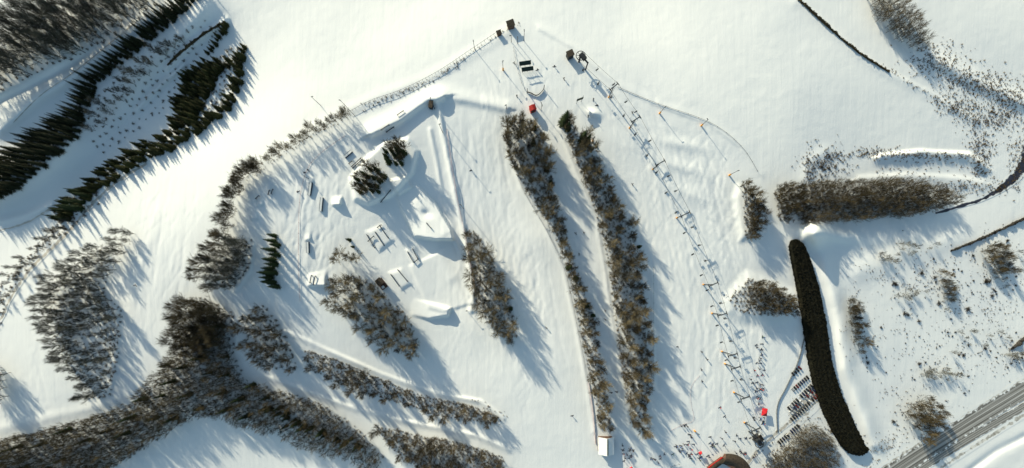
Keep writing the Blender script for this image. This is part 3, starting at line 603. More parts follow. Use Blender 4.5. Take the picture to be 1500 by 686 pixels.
hedge('smeared_tree_row','long near-black smeared tree row curving between car park and white bank',[(1160,352,18),(1170,380,27),(1180,420,33),(1190,470,35),(1199,530,36),(1211,575,39),(1228,615,37),(1244,645,34),(1256,656,24),(1268,656,12)],2.9,M['hedge'],.42,5)  # hedge shape added in place of a smeared dark tree row
hedge('field_hedge','thin dark hedge line crossing the grey upper field',[(1150,-20,1.6),(1172,2,1.8),(1215,42,1.5),(1258,78,1.3),(1302,106,.8)],.9,M['dtwig'],.4)
hedge('field_hedge','dark straight hedge line at the head of the weedy field',[(1392,368,2),(1440,348,2.5),(1500,320,3),(1530,308,3)],1.2,M['shrub'],.4)
hedge('field_hedge','short dark hedge stub running off above the highway',[(1480,512,3),(1500,496,5),(1530,478,5)],1.4,M['shrub'],.4)
hedge('field_hedge','dark bushy hedge on the bank near the valley corner',[(246,96,1.2),(270,74,2),(300,50,2),(330,33,1.2)],1.0,M['dtwig'],.4)

# ------------------------------------------------------------------ chairlift
TOW=[(891.6,142.8),(922,188),(956,248.5),(991,319.5),(1030,417),(1042.5,459),(1057,515),(1061.5,533),(1074.6,574.8),(1090,619)]
TH=8.6
def shift(b,mb):
    return mb
tw=MB(); tw.tube((0,0,-.4),(0,0,TH),.24,.16,10)
arm=MB(); arm.box((0,0,TH),(.2,4.2,.22)); arm.box((0,0,TH+.9),(.12,3.0,.1)); 
for s in (-1,1): arm.box((0,s*1.3,TH+.5),(.18,.18,.9))
sh=MB()
for s in (-1,): pass
shv=MB(); shv.box((0,0,0),(1.7,.14,.2))
for k in range(4): shv.tube((-.75+.5*k,-.12,.15),(-.75+.5*k,.12,.15),.2,.2,10)
def shm(s):
    b=MB(); b.v=[v+Vector((0,s*2.1,TH+.28)) for v in shv.v]; b.f=shv.f; b.m=shv.m; return b.mesh('sheave_train',M['dark'])
lad=MB()
for s in (-.2,.2): lad.tube((.55,s,.4),(.55,s,TH),.03,.03,4)
for k in range(20): lad.tube((.55,-.2,.6+k*.4),(.55,.2,.6+k*.4),.02,.02,4)
pad=MB(); pad.tube((0,0,-.1),(0,0,1.0),.34,.32,12)
plat=MB(); plat.box((0,0,TH+.24),(.45,4.6,.05))
PYL=Proto('lift_pylon','lift pylon',[('tower_tube',tw.mesh('tower_tube',M['dark'],True),[]),('crossarm',arm.mesh('crossarm',M['dark']),[]),('sheave_train',shm(-1),[]),('sheave_train',shm(1),[]),('ladder',lad.mesh('ladder',M['steel']),[]),('safety_pad',pad.mesh('safety_pad',M['orange'],True),[]),('catwalk',plat.mesh('catwalk',M['steel']),[])])
ORD=['uppermost','second','third','fourth','fifth','sixth','seventh','eighth','ninth','lowest']
TOPB=(848,91); BOT=(1103,644)
line=[TOPB]+TOW+[BOT]; LP=[]
for i,b in enumerate(line):
    a=line[max(0,i-1)]; c=line[min(len(line)-1,i+1)]; h=heading(a,c); z=at(*b,TH+.55) if 0<i<len(line)-1 else at(*b,4.6); nrm=Vector((-math.sin(h),math.cos(h),0)); LP.append((z,nrm,h))
    if 0<i<len(line)-1: PYL.put(at(*b),h,'%s dark lift pylon with orange foot pad, counted from the top'%ORD[i-1] if i<len(line)-2 else 'lowest dark lift pylon, with orange pad above the crowd','pylons of the chairlift')
# chairs
ch=MB(); seat=MB(); seat.box((0,0,-2.9),(.42,1.15,.1)); back=MB(); back.box((-.3,0,-2.55),(.08,1.15,.5))
hang=MB(); hang.tube((0,0,0),(0,0,-1.3),.05,.05,5); hang.tube((0,0,-1.3),(-.3,0,-1.6),.05,.05,5); hang.tube((-.3,-.55,-1.7),(-.3,.55,-1.7),.05,.05,5)
for s in (-1,1): hang.tube((-.3,s*.55,-1.7),(-.3,s*.55,-2.9),.045,.045,5); hang.tube((-.3,s*.55,-2.3),(.3,s*.55,-2.35),.035,.035,5)
foot=MB(); foot.tube((.35,-.5,-3.5),(.35,.5,-3.5),.04,.04,5); foot.tube((.3,0,-2.9),(.35,0,-3.5),.04,.04,5)
CHAIR=Proto('lift_chair','lift chair',[('seat',seat.mesh('seat',M['dark']),[]),('backrest',back.mesh('backrest',M['dark']),[]),('hanger',hang.mesh('hanger',M['dark']),[]),('footrest',foot.mesh('footrest',M['dark']),[])])
SPN=['top station and the uppermost pylon']+['the %s and %s pylons'%(ORD[i],ORD[i+1]) for i in range(9)]+['the lowest pylon and the base station']
cable=MB(); CHAIR_SPOTS=[]
for s in (-1,1):
    rest=5.0 if s<0 else 9.0
    for i in range(len(LP)-1):
        a=LP[i][0]+LP[i][1]*s*2.1; b=LP[i+1][0]+LP[i+1][1]*s*2.1; L=(b-a).length; sag=min(1.0,L*.018); prev=a; here=[]
        for k in range(1,9):
            t=k/8; p=a.lerp(b,t)-Vector((0,0,sag*4*t*(1-t))); cable.tube(prev,p,.05,.05,5,cap=False); prev=p
        while rest<L-1.5:
            if rest>1.5: t=rest/L; here.append(a.lerp(b,t)-Vector((0,0,sag*4*t*(1-t))))
            rest+=9.0*random.uniform(.8,1.2)
        rest-=L
        for k,p in enumerate(here):
            side='right' if s>0 else 'left'
            n='only' if len(here)==1 else ('upper' if k==0 else 'lower' if k==len(here)-1 else 'middle')
            CHAIR_SPOTS.append((p,LP[i][2]))
            CHAIR.put(p,LP[i][2]+(math.pi if s>0 else 0),('%s dark chair on the %s cable, %s'%(n,side,('by the top station' if i==0 else 'above the base station' if i==len(LP)-2 else 'just past the %s pylon'%ORD[i-1]))),'chairs of the chairlift')
    if s==1: pass
for E in (LP[0],LP[-1]): # loop ends round the bullwheels
    sgn=-1 if E is LP[0] else 1; prev=None
    for k in range(13):
        a=math.pi*k/12; d=Vector((math.cos(E[2]),math.sin(E[2]),0))*sgn; p=E[0]+E[1]*2.1*math.cos(a)+d*2.1*math.sin(a)
        if prev: cable.tube(prev,p,.05,.05,5,cap=False)
        prev=p
o=link('haul_cable',cable.mesh('haul_cable',M['dark'])); tag(o,'long dark haul cable looping down the whole chairlift','cable')
def bullwheel(name,label,E,m,sgn):
    o=thing(name,label,'lift station',(E[0].x,E[0].y,E[0].z-4.6),E[2]); z=4.6
    w=MB()
    for k in range(28):
        a=6.283*k/28;b=6.283*(k+1)/28; w.tube((2.0*math.cos(a),2.0*math.sin(a),z),(2.0*math.cos(b),2.0*math.sin(b),z),.16,.16,5,cap=False)
    for k in range(8): a=6.283*k/8; w.tube((0,0,z),(2*math.cos(a),2*math.sin(a),z),.07,.07,4)
    link('bullwheel',w.mesh('bullwheel',M['dark']),o)
    l=MB(); l.tube((0,0,-.4),(0,0,z+.3),.45,.4,10); l.box((2.4*-sgn,0,z+.5),(5,.5,.5)); l.tube((4.6*-sgn,0,-.3),(4.6*-sgn,0,z+.3),.3,.28,8); link('mast',l.mesh('mast',M['dark']),o)
    h=MB(); h.box((1.2*-sgn,0,z+1.0),(3.4,1.9,1.1),taper=.85); link('drive_housing',h.mesh('drive_housing',M['dark']),o)
    return o
bullwheel('lift_station','dark top station with spoked wheel at the hilltop',LP[0],None,-1)
bullwheel('lift_station','dark base station with spoked wheel near the lodge',LP[-1],None,1)

# ------------------------------------------------------------------ buildings
def hut(name,label,cat,p,q,rz,size,hgt,roofh,wallm,roofm,over=.35,ridge_off=0,door=True,sc=1):
    o=thing(name,label,cat,at(p,q,0),rz); X,Y=size[0]/2,size[1]/2
    w=MB(); w.hexa([(-X,-Y,-.6),(X,-Y,-.6),(X,Y,-.6),(-X,Y,-.6),(-X,-Y,hgt),(X,-Y,hgt),(X,Y,hgt),(-X,Y,hgt)])
    for s in (-1,1): w.face([(-X,s*Y,hgt),(X,s*Y,hgt),(ridge_off,s*Y,hgt+roofh-.06)])
    link('wall',w.mesh('wall',wallm),o); t=.22
    for s in (-1,1):
        r=MB(); xo=s*(X+over); zo=hgt-roofh*over/X; a=Y+over
        r.hexa([(ridge_off,-a,hgt+roofh),(xo,-a,zo),(xo,a,zo),(ridge_off,a,hgt+roofh),(ridge_off,-a,hgt+roofh+t),(xo,-a,zo+t),(xo,a,zo+t),(ridge_off,a,hgt+roofh+t)]); rr=link('roof',r.mesh('roof',roofm),o)
    if door:
        d=MB(); d.box((0,-Y-.03,.85),(1.0,.08,2.0)); dd=link('door',d.mesh('door',M['wood']),o); hd=MB(); hd.box((.35,-Y-.1,.9),(.06,.08,.2)); link('handle',hd.mesh('handle',M['dark']),dd)
        for s in (-1,1):
            g=MB(); g.box((s*X*.6,-Y-.03,1.5),(X*.4,.06,.8)); link('window',g.mesh('window',M['glass']),o)
    return o
h=hut('ski_hut','white-roofed hut at the foot of the narrower strip','hut',886,650,R(0),(6.6,7.4),2.6,1.6,M['wood'],M['roofsnow'],.4)
cp=MB(); cp.box((.35,0,4.35),(.5,7.6,.12)); link('ridge_shadow',cp.mesh('ridge_shadow',M['green']),h)  # thin dark strip paints the shadow line along the roof ridge
hut('red_hut','small red hut casting a long shadow above the narrower strip','hut',780,162,R(20),(2.6,2.0),2.6,.5,M['red'],M['red'],.15)
o=thing('lift_hut','dark operator hut beside the hilltop lift station','hut',at(834,84),R(25))
b=MB(); b.box((0,0,1.3),(2.6,2.2,3.0)); link('wall',b.mesh('wall',M['dark']),o); b=MB(); b.box((0,0,2.9),(3.1,2.7,.2)); link('roof',b.mesh('roof',M['brownroof']),o); b=MB(); b.box((0,-1.12,1.7),(1.8,.06,.9)); link('window',b.mesh('window',M['glass']),o)
# brown park cabin with deck
o=thing('park_cabin','brown timber cabin with deck beside the park rails','cabin',at(560,416),R(-52))
b=MB(); b.box((0,0,.4),(5.2,3.2,.25))
for x in (-2.4,2.4):
    for y in (-1.4,1.4): b.tube((x,y,-.5),(x,y,.4),.12,.12,6)
link('deck',b.mesh('deck',M['wood']),o)
b=MB(); b.box((-.9,.2,1.6),(2.8,2.4,2.2)); link('wall',b.mesh('wall',M['wood']),o); b=MB(); b.hexa([(-2.6,-1.3,2.72),(.7,-1.3,2.72),(.7,1.7,3.1),(-2.6,1.7,3.1),(-2.6,-1.3,2.9),(.7,-1.3,2.9),(.7,1.7,3.3),(-2.6,1.7,3.3)]); link('roof',b.mesh('roof',M['brownroof']),o)
b=MB(); b.box((1.7,-.4,1.0),(1.2,1.1,1.0)); link('white_box',b.mesh('white_box',M['white']),o)
b=MB()
for x in (-2.4,-.8,.8,2.4): b.tube((x,-1.5,.5),(x,-1.5,1.4),.05,.05,5)
b.tube((-2.4,-1.5,1.4),(2.4,-1.5,1.4),.05,.05,5); b.tube((2.4,-1.5,1.4),(2.4,1.4,1.4),.05,.05,5); link('railing',b.mesh('railing',M['wood']),o)
# raised boards at the top
for (p,q),w in (((769,97),'upper'),((772.5,105.5),'lower')):
    o=thing('display_board','%s of two dark green raised boards on the hilltop'%w,'board',at(p,q),R(8),'raised boards on the hilltop')
    b=MB(); b.hexa([(-2.6,-.7,1.9),(2.6,-.7,1.9),(2.6,.6,2.7),(-2.6,.6,2.7),(-2.6,-.7,2.05),(2.6,-.7,2.05),(2.6,.6,2.85),(-2.6,.6,2.85)]); link('panel',b.mesh('panel',M['green']),o)
    b=MB(); b.box((0,-.74,2.0),(5.2,.06,.22)); link('edge_rail',b.mesh('edge_rail',M['steel']),o)
    for x in (-2.2,0,2.2): b=MB(); b.tube((x,.1,-.4),(x,.1,2.3),.09,.09,6); link('post',b.mesh('post',M['dark']),o)
# banner sign
o=thing('trail_sign','dark trail map sign on posts above the broader strip','sign',at(848.5,151),R(20))
b=MB(); b.box((-.3,0,3.6),(3.0,.2,1.6)); link('sign_panel',b.mesh('sign_panel',M['green']),o)
for x in (-1.3,1.0): b=MB(); b.tube((x,.15,-.4),(x,.15,5.4 if x>0 else 3.6),.08,.08,6); link('post',b.mesh('post',M['dark']),o)
# lodge
o=thing('ski_lodge','brown curved-roof lodge with red balcony at the hill foot','lodge',at(1062,684),R(0))
def arcroof(name,x0,y0,x1,y1,w,z,h,mm,bend):
    b=MB(); n=14; m_=8; d=Vector((x1-x0,y1-y0,0)); L=d.length; d/=L; nn=Vector((-d.y,d.x,0))
    rows=[]
    for i in range(n+1):
        t=i/n; c=Vector((x0,y0,0))+d*L*t+nn*bend*4*t*(1-t); rows.append([c+nn*w*(k/m_-.5)+Vector((0,0,z+h*math.sin(math.pi*k/m_))) for k in range(m_+1)])
    for r in rows: b.v+=r
    for r in rows: b.v+=[v-Vector((0,0,.3)) for v in r]
    K=m_+1; off=len(rows)*K
    for i in range(n):
        for k in range(m_):
            a=i*K+k; b.f.append((a,a+K,a+K+1,a+1)); b.f.append((off+a,off+a+1,off+a+K+1,off+a+K)); b.m+=[0,0]
        for k in (0,m_): a=i*K+k; q_=(a,off+a,off+a+K,a+K); b.f.append(q_ if k==0 else q_[::-1]); b.m.append(0)
    for i in (0,n):
        for k in range(m_): a=i*K+k; q_=(a,a+1,off+a+1,off+a); b.f.append(q_); b.m.append(0)
    return link(name,b.mesh(name,mm,False),o)
arcroof('roof',-2.6,5.2,9.0,-1.5,5.6,3.2,1.3,M['brownroof'],2.2)
arcroof('roof',-9.0,-1.0,-1.6,4.6,2.6,3.0,.5,M['brownroof'],.8)
b=MB(); b.box((3.0,2.2,1.2),(10.5,4.2,4.0),R(-30)); link('wall',b.mesh('wall',M['wood']),o)
b=MB(); b.box((-5.2,2.0,1.1),(8.6,1.6,3.6),R(37)); link('wall',b.mesh('wall',M['wood']),o)
b=MB(); b.box((-6.3,3.4,3.0),(8.6,.5,.35),R(37)); link('balcony',b.mesh('balcony',M['red']),o)
for t in (-2,0,2):
    b=MB(); b.box((3.0+t*1.3*math.cos(R(-30))-2.15*math.sin(R(-30)),2.2+t*1.3*math.sin(R(-30))+2.15*math.cos(R(-30)),1.6),(1.5,.08,1.0),R(-30)); link('window',b.mesh('window',M['glass']),o)
# red tents / vehicle
def tent(label,p,q,rz,sx,sy):
    o=thing('event_tent',label,'tent',at(p,q),rz); X,Y=sx/2,sy/2
    b=MB(); b.face([(-X,-Y,2.1),(X,-Y,2.1),(0,0,3.2)]); b.face([(X,-Y,2.1),(X,Y,2.1),(0,0,3.2)]); b.face([(X,Y,2.1),(-X,Y,2.1),(0,0,3.2)]); b.face([(-X,Y,2.1),(-X,-Y,2.1),(0,0,3.2)])
    b.hexa([(-X,-Y,1.8),(X,-Y,1.8),(X,Y,1.8),(-X,Y,1.8),(-X,-Y,2.1),(X,-Y,2.1),(X,Y,2.1),(-X,Y,2.1)]); link('canopy',b.mesh('canopy',M['redcloth']),o)
    for x in (-X+.1,X-.1):
        for y in (-Y+.1,Y-.1): b=MB(); b.tube((x,y,-.3),(x,y,2.0),.06,.06,5); link('pole',b.mesh('pole',M['steel']),o)
tent('red tent amid the skiers left of the car park',1116,602,R(82),3.6,2.4); tent('red tent cut off at the foot of the narrower strip',922,685,R(30),2.4,1.8); tent('small red shelter in the crowd above the lodge',1023,661,R(20),1.5,1.2)
o=thing('equipment_shed','dark shed with a white panel beside the base station','shed',at(1107,640),R(35)); b=MB(); b.box((0,0,1.2),(3.0,2.6,3.0)); link('wall',b.mesh('wall',M['dark']),o); b=MB(); b.box((0,0,2.85),(3.4,3.0,.25)); link('roof',b.mesh('roof',M['brownroof']),o); b=MB(); b.box((1.8,.7,2.2),(1.8,1.6,.2)); link('white_panel',b.mesh('white_panel',M['white']),o)
o=thing('storage_shed','small dark shed in the shadow of the park ridge','shed',at(632.5,155),R(80)); b=MB(); b.box((0,0,.9),(3.4,1.5,2.2)); link('wall',b.mesh('wall',M['dark']),o); b=MB(); b.box((0,0,2.08),(3.7,1.8,.16)); link('roof',b.mesh('roof',M['brownroof']),o)
for (p,q),lb in (((748,40),'brown hut at the very top of the hill'),((731,51),'tiny brown hut on the crest path below the summit')):
    s=1.0 if p>740 else .65; o=thing('summit_hut',lb,'hut',at(p,q),R(20),None,s); b=MB(); b.box((0,0,1),(2.8,2.3,2.4)); link('wall',b.mesh('wall',M['wood']),o); b=MB(); b.hexa([(-1.7,-1.4,2.2),(1.7,-1.4,2.2),(1.7,1.4,2.5),(-1.7,1.4,2.5),(-1.7,-1.4,2.4),(1.7,-1.4,2.4),(1.7,1.4,2.7),(-1.7,1.4,2.7)]); link('roof',b.mesh('roof',M['brownroof']),o)

# ------------------------------------------------------------------ poles
def pole(name,label,cat,p,q,h,r=.11,orange=False,head='lamp',rz=0,group=None):
    o=thing(name,label,cat,at(p,q),rz,group); b=MB(); b.tube((0,0,-.4),(0,0,h),r,r*.65,7); link('pole',b.mesh('pole',M['dark']),o)
    if head=='lamp': b=MB(); b.box((.35,0,h),(.9,.35,.18)); link('lamp_head',b.mesh('lamp_head',M['steel']),o)
    if head=='tee': b=MB(); b.box((0,0,h-.3),(.2,2.0,.2)); b.tube((0,-.9,h-.3),(.2,-.9,h-1.2),.06,.06,5); b.tube((0,.9,h-.3),(.2,.9,h-1.2),.06,.06,5); link('crossbar',b.mesh('crossbar',M['dark']),o)
    if orange: b=MB(); b.tube((0,0,-.1),(0,0,1.4),.36,.34,9); link('foot_pad',b.mesh('foot_pad',M['orange']),o)
    return o
PL=[((520,170),14,0,'tallest light pole, on the crest beside the thin trees'),((695.5,73),6.5,0,'light pole on the crest path below the summit'),((737,103),6,1,'light pole with orange foot on the open hilltop'),((767.5,60.5),6.5,0,'light pole right of the summit hut'),((749,62),4.5,0,'left short pole beneath the summit hut'),((758,64),4.5,0,'right short pole beneath the summit hut'),
 ((966,166.5),6,1,'orange-footed pole right of the upper pylons'),((1027,184.5),6,1,'orange-footed pole on the upper right slope'),((1068,257),6.5,1,'orange-footed pole above the small snow bank grove'),((649,195),9,0,'light pole on the long bank beside the park'),((637,160),9,0,'light pole just below the small dark shed'),((679,306),8,0,'light pole at the head of the short strip'),((868,207),5,1,'thin pole beside the spruce at the broader strip'),((1017,631),5,1,'orange-footed pole in front of the lodge crowd'),((742,160),4,0,'thin pole left of the narrower strip head'),((684,455),4,0,'short pole under the short strip'),((452,262),3,0,'marker pole beside the upper park box'),((470,155),8,0,'light pole in the crest tree row')]
for i,((p,q),h,og,lb) in enumerate(PL): pole('light_pole',lb,'pole',p,q,h,.13,bool(og),'lamp',random.uniform(0,6),'light poles of the ski hill')
for (p,q),w in (((783,163),'left'),((792.5,161),'right')): pole('tow_post','%s of the twin tow lift posts by the red hut'%w,'tow post',p,q,5.5,.12,False,'tee',R(20))
for (p,q),w in (((772,136),'left'),((796.5,131),'right')): pole('net_post','%s thick post of the dipping net on the hilltop'%w,'post',p,q,3.6,.2,False,None,0)
for (p,q,w) in ((822,330,'upper'),(862,452,'middle')): pass

# ------------------------------------------------------------------ fences
def fence(name,label,pts,hgt,m,every=9,netm=True,postm='dark'):
    c=spline(pts,2.5); o=thing(name,label,'fence',at(c[0][0],c[0][1])); inv=o.location; b=MB()
    for a,d in zip(c[:-1],c[1:]):
        A=at(a[0],a[1]);B=at(d[0],d[1])
        lo=.15 if netm else hgt-.12
        n=Vector((-(B-A).y,(B-A).x,0)).normalized()*.03
        b.hexa([x-inv for x in (A-n+Vector((0,0,lo)),B-n+Vector((0,0,lo)),B+n+Vector((0,0,lo)),A+n+Vector((0,0,lo)),A-n+Vector((0,0,hgt)),B-n+Vector((0,0,hgt)),B+n+Vector((0,0,hgt)),A+n+Vector((0,0,hgt)))])
    link('net' if netm else 'rail',b.mesh('net',m),o)
    pb=MB(); pb.tube((0,0,-.3),(0,0,hgt+.25),.06,.06,5); pm=pb.mesh('post',M[postm]); acc=1e9
    for a,d in zip(c[:-1],c[1:]):
        acc+=np.hypot(*(d-a)[:2])
        if acc>every: acc=0; k=link('post',pm,o); k.location=at(a[0],a[1])-inv
    return o
fence('safety_fence','pink safety net down the long bank beside the park',[(655,190),(662,240),(672,300),(683,350),(692,400),(697,430)],.4,M['pink'])
fence('safety_fence','pink rope line curving down the left side of the park',[(505,200),(470,225),(450,250),(440,290),(438,340),(438,400),(440,442)],.4,M['pink'],14,False)
fence('safety_fence','pink net enclosing the beginner slope on two sides',[(1024,551),(1013,566),(1012,590),(1016,615),(1000,622),(980,632)],.18,M['pink'])
fence('safety_fence','pink net left of the narrower strip foot',[(862,560),(868,600),(872,650)],.6,M['pink'])
fence('car_park_fence','grey slatted fence between piste and car park',[(1178,492),(1168,530),(1152,565),(1138,595),(1138,632)],.7,M['steel'],5)
fence('crest_fence','rope fence with thin posts along the upper field edge',[(512,165),(545,148),(590,132),(640,107),(690,74),(735,44)],.9,M['rope'],5,False)
fence('rope_fence','rope fence around the right side of the crest',[(905,128),(960,151),(1040,180),(1085,214),(1110,252)],.3,M['rope'],14,False)
fence('rope_fence','rope fence down the right side of the broader strip',[(957,392),(957,470),(957,560)],.7,M['rope'],12,False)
fence('queue_net','dark net dipping between the two thick posts',[(773,136),(779,138),(785,141),(791,138),(796,132)],1.0,M['dark'],6)
fence('rope_fence','low rope in front of the lodge queue',[(977,687),(985,682),(996,679)],.8,M['rope'],5,False)
fence('rope_fence','rope fence edging the left of the narrower strip',[(742,215),(766,278),(800,338),(828,400),(846,482),(858,540)],.8,M['rope'],9,False)
fence('rope_fence','rope down the middle of the piste by the red hut',[(752,70),(757,98),(764,122),(770,134)],.7,M['rope'],6,False)

# ------------------------------------------------------------------ park rails and boxes
def rail(label,a,b_,kind='rail',h=.7):
    A=at(*a);B=at(*b_); L=(B-A).length; mid=(A+B)/2; rz=math.atan2((B-A).y,(B-A).x); o=thing('park_rail' if kind=='rail' else 'park_box',label,'park rail' if kind=='rail' else 'park box',mid,rz,'features of the snow park'); tl=(B.z-A.z)/2
    b=MB()
    if kind=='rail': b.tube((-L/2,0,h-tl),(L/2,0,h+tl),.2,.2,7); link('rail_bar',b.mesh('rail_bar',M['rail']),o)
    else:
        b.hexa([(-L/2,-.5,h-tl),(L/2,-.5,h+tl),(L/2,.5,h+tl),(-L/2,.5,h-tl),(-L/2,-.5,h+.12-tl),(L/2,-.5,h+.12+tl),(L/2,.5,h+.12+tl),(-L/2,.5,h+.12-tl)]); link('deck',b.mesh('deck',M['white']),o)
        for s in (-1,1): b=MB(); b.hexa([(-L/2,s*.55-.06,-.2-tl),(L/2,s*.55-.06,-.2+tl),(L/2,s*.55+.06,-.2+tl),(-L/2,s*.55+.06,-.2-tl),(-L/2,s*.55-.06,h+.16-tl),(L/2,s*.55-.06,h+.16+tl),(L/2,s*.55+.06,h+.16+tl),(-L/2,s*.55+.06,h+.16-tl)]); link('side_panel',b.mesh('side_panel',M['rail']),o)
    for t in (-.42,.42):
        b=MB(); b.box((L*t,0,h/2+t*2*tl-.15),(.12,.5,h+.2)); link('leg',b.mesh('leg',M['dark']),o)
RL=[('long box beside the pink rope, highest of the four',(456.5,268),(454,287),'box'),('box with pointed ramp right of the pink rope',(472.5,290),(470.5,310),'box'),('box in line with a snow ramp, left of the small spruce',(451.5,355),(452,371),'box'),('left rail of the pair on the lower snow table',(457.5,403),(455,415),'rail'),('right rail of the pair on the lower snow table',(463,404),(460,418),'rail'),
 ('left slanting rail of the three on the mid park table',(538,344),(550,364),'rail'),('middle slanting rail of the three on the mid park table',(550,340),(564,361),'rail'),('right slanting rail of the three on the mid park table',(556,330),(570,350),'rail'),('crossbar joining two rails on the mid park table',(539.5,354),(548.5,346),'rail'),('short crossbar at the head of the right park rail',(553,334),(559.5,329.5),'rail'),
 ('left side rail of the framed pair under the big jump',(597.5,369),(606.5,385),'rail'),('right side rail of the framed pair under the big jump',(604.5,364.5),(613,380),'rail'),('lower bar closing the framed pair of rails',(606.5,385),(613,380),'rail'),
 ('left of the two parallel rails above the cabin',(573,402),(586,420),'rail'),('right of the two parallel rails above the cabin',(583,395),(598,413),'rail'),('dark rail in the shadow below the park mound',(573,279),(558.5,297),'rail'),('small rail at the foot of the big jump',(625,327),(632,335),'rail'),
 ('upper of the short rails below the park ridge',(558,191.5),(571,183),'rail'),('lower of the short rails below the park ridge',(566,195),(578,187),'rail'),('dark box beneath the crest trees',(505.5,231),(516,222),'box'),('long double rail near the park mound, outer bar',(515,245.5),(530,232),'rail'),('long double rail near the park mound, inner bar',(517,247.5),(532,234),'rail'),('short rail left of the long double rail',(511.5,241),(517,236.5),'rail'),
 ('left bar of the short pair below the crest',(394,286),(396,279),'rail'),('right bar of the short pair below the crest',(398.5,285),(401,277.5),'rail'),('leftmost short rail of the park',(375.5,292),(381,287),'rail'),('faint rail high under the crest fence',(582,170),(592,163),'rail')]
for lb,a,b_,k in RL: rail(lb,a,b_,k,.75)

# ------------------------------------------------------------------ cars
def car_mesh(pm):
    b=MB(); b.box((0,0,.62),(4.4,1.76,.62)); b.hexa([(-1.9,-.84,.93),(1.1,-.84,.93),(1.1,.84,.93),(-1.9,.84,.93),(-1.55,-.68,1.5),(.35,-.68,1.5),(.35,.68,1.5),(-1.55,.68,1.5)]); b.box((1.6,0,.95),(1.1,1.6,.08)); return b.mesh('car_body',pm)
g=MB(); g.hexa([(.42,-.64,1.46),(1.08,-.76,.99),(1.08,.76,.99),(.42,.64,1.46),(.46,-.64,1.49),(1.12,-.76,1.02),(1.12,.76,1.02),(.46,.64,1.49)]); GL=g.mesh('windscreen',M['glass'])
g=MB(); g.hexa([(-1.93,-.76,.99),(-1.6,-.64,1.46),(-1.6,.64,1.46),(-1.93,.76,.99),(-1.97,-.76,1.02),(-1.64,-.64,1.49),(-1.64,.64,1.49),(-1.97,.76,1.02)]); GR=g.mesh('rear_window',M['glass'])
def whl(x,y): b=MB(); b.tube((x,y-.11,.33),(x,y+.11,.33),.33,.33,12); return b.mesh('wheel',M['tyre'])
WH=[whl(x,y) for x in (-1.35,1.4) for y in (-.82,.82)]
CARS=[Proto('parked_car','car',[('body',car_mesh(pm),[]),('windscreen',GL,[]),('rear_window',GR,[])]+[('wheel',w,[]) for w in WH]) for pm in PM]
rows=[((1161,548),(1171,539),4,'top row near the fence corner',-75),((1161,571),(1182,553),8,'second row from the fence corner',-75),((1155,598),(1188,565),12,'third and longest car park row',-75),((1158,604),(1191,571),12,'row hugging the longest row',-75),((1159,614),(1196,580),13,'row beside the car park road',-75),((1141,648),(1168,624),10,'row beside the brown wood',-75)]
SCALE=.45
for a,b_,n,wh,tilt in rows:
    h=heading(a,b_)
    cnt={}
    for i in range(n):
        t=i/(n-1); p=a[0]+(b_[0]-a[0])*t; q=a[1]+(b_[1]-a[1])*t
        if random.random()<.06 and 0<i<n-1: continue
        c=random.choices(range(6),(6,4,2,3,1,1))[0]; end=' at its lower end' if i==0 else ' at its upper end' if i==n-1 else ''
        CARS[c].put(at(p,q,.1),h+math.pi/2+R(random.uniform(-5,5))+(math.pi if random.random()<.5 else 0),'%s car in the %s%s'%(PAINTS[c][0],wh,end),'cars parked, %s'%wh,SCALE)

# ------------------------------------------------------------------ people
def body(pose, jm, tm):
    me=bpy.data.meshes.new('tmp'); k={'stand':0,'crouch':1,'ride':2}[pose]; c=[0,.22,.12][k]
    V=[(0,0,.92-c*.5),(.03+c*.3,0,1.18-c*.5),(.05+c*.55,0,1.42-c*.6),(.06+c*.65,0,1.52-c*.6),(.08+c*.75,0,1.68-c*.6),
       (c*.5,.22,1.38-c*.6),(c*.5+.10,.33,1.12-c*.5),(c*.5+.32,.30,1.0-c*.4),(c*.5,-.22,1.38-c*.6),(c*.5+.10,-.33,1.12-c*.5),(c*.5+.32,-.30,1.0-c*.4),
       (0,.11,.86-c*.5),(.06+c*.6,.14,.48-c*.2),(0,.14,.08),(.18,.15,.05),(0,-.11,.86-c*.5),(.06+c*.6,-.14,.48-c*.2),(0,-.14,.08),(.18,-.15,.05)]
    E=[(0,1),(1,2),(2,3),(3,4),(2,5),(5,6),(6,7),(2,8),(8,9),(9,10),(0,11),(11,12),(12,13),(13,14),(0,15),(15,16),(16,17),(17,18)]
    rad=[.17,.17,.19,.07,.125,.085,.07,.05,.085,.07,.05,.11,.085,.07,.06,.11,.085,.07,.06]
    me.from_pydata(V,E,[]); o=bpy.data.objects.new('tmp',me); COL.objects.link(o); md=o.modifiers.new('s','SKIN'); md.use_smooth_shade=True
    for i,r in enumerate(rad): me.skin_vertices[0].data[i].radius=(r,r); me.skin_vertices[0].data[i].use_root=(i==0)
    sb=o.modifiers.new('u','SUBSURF'); sb.levels=1; sb.render_levels=1
    dg=bpy.context.evaluated_depsgraph_get(); dg.update(); out=bpy.data.meshes.new_from_object(o.evaluated_get(dg)); bpy.data.objects.remove(o)
    out.name='person_body'; out.materials.clear()
    for m_ in (jm,tm,M['skin'],M['dark']): out.materials.append(m_)
    for p in out.polygons:
        z=p.center.z; hz=V[4][2]; p.material_index=1 if z<V[0][2]-.04 and abs(p.center.y)<.28 else (3 if z>hz+.02 else 2 if z>V[3][2]+.04 else 0)
    return out
def ski(y): b=MB(); b.hexa([(-.8,y-.06,.0),(.85,y-.06,.0),(.85,y+.06,.0),(-.8,y+.06,.0),(-.8,y-.06,.04),(1.0,y-.04,.1),(1.0,y+.04,.1),(-.8,y+.06,.04)]); return b.mesh('ski',M['dark'])
SK=[ski(.14),ski(-.14)]
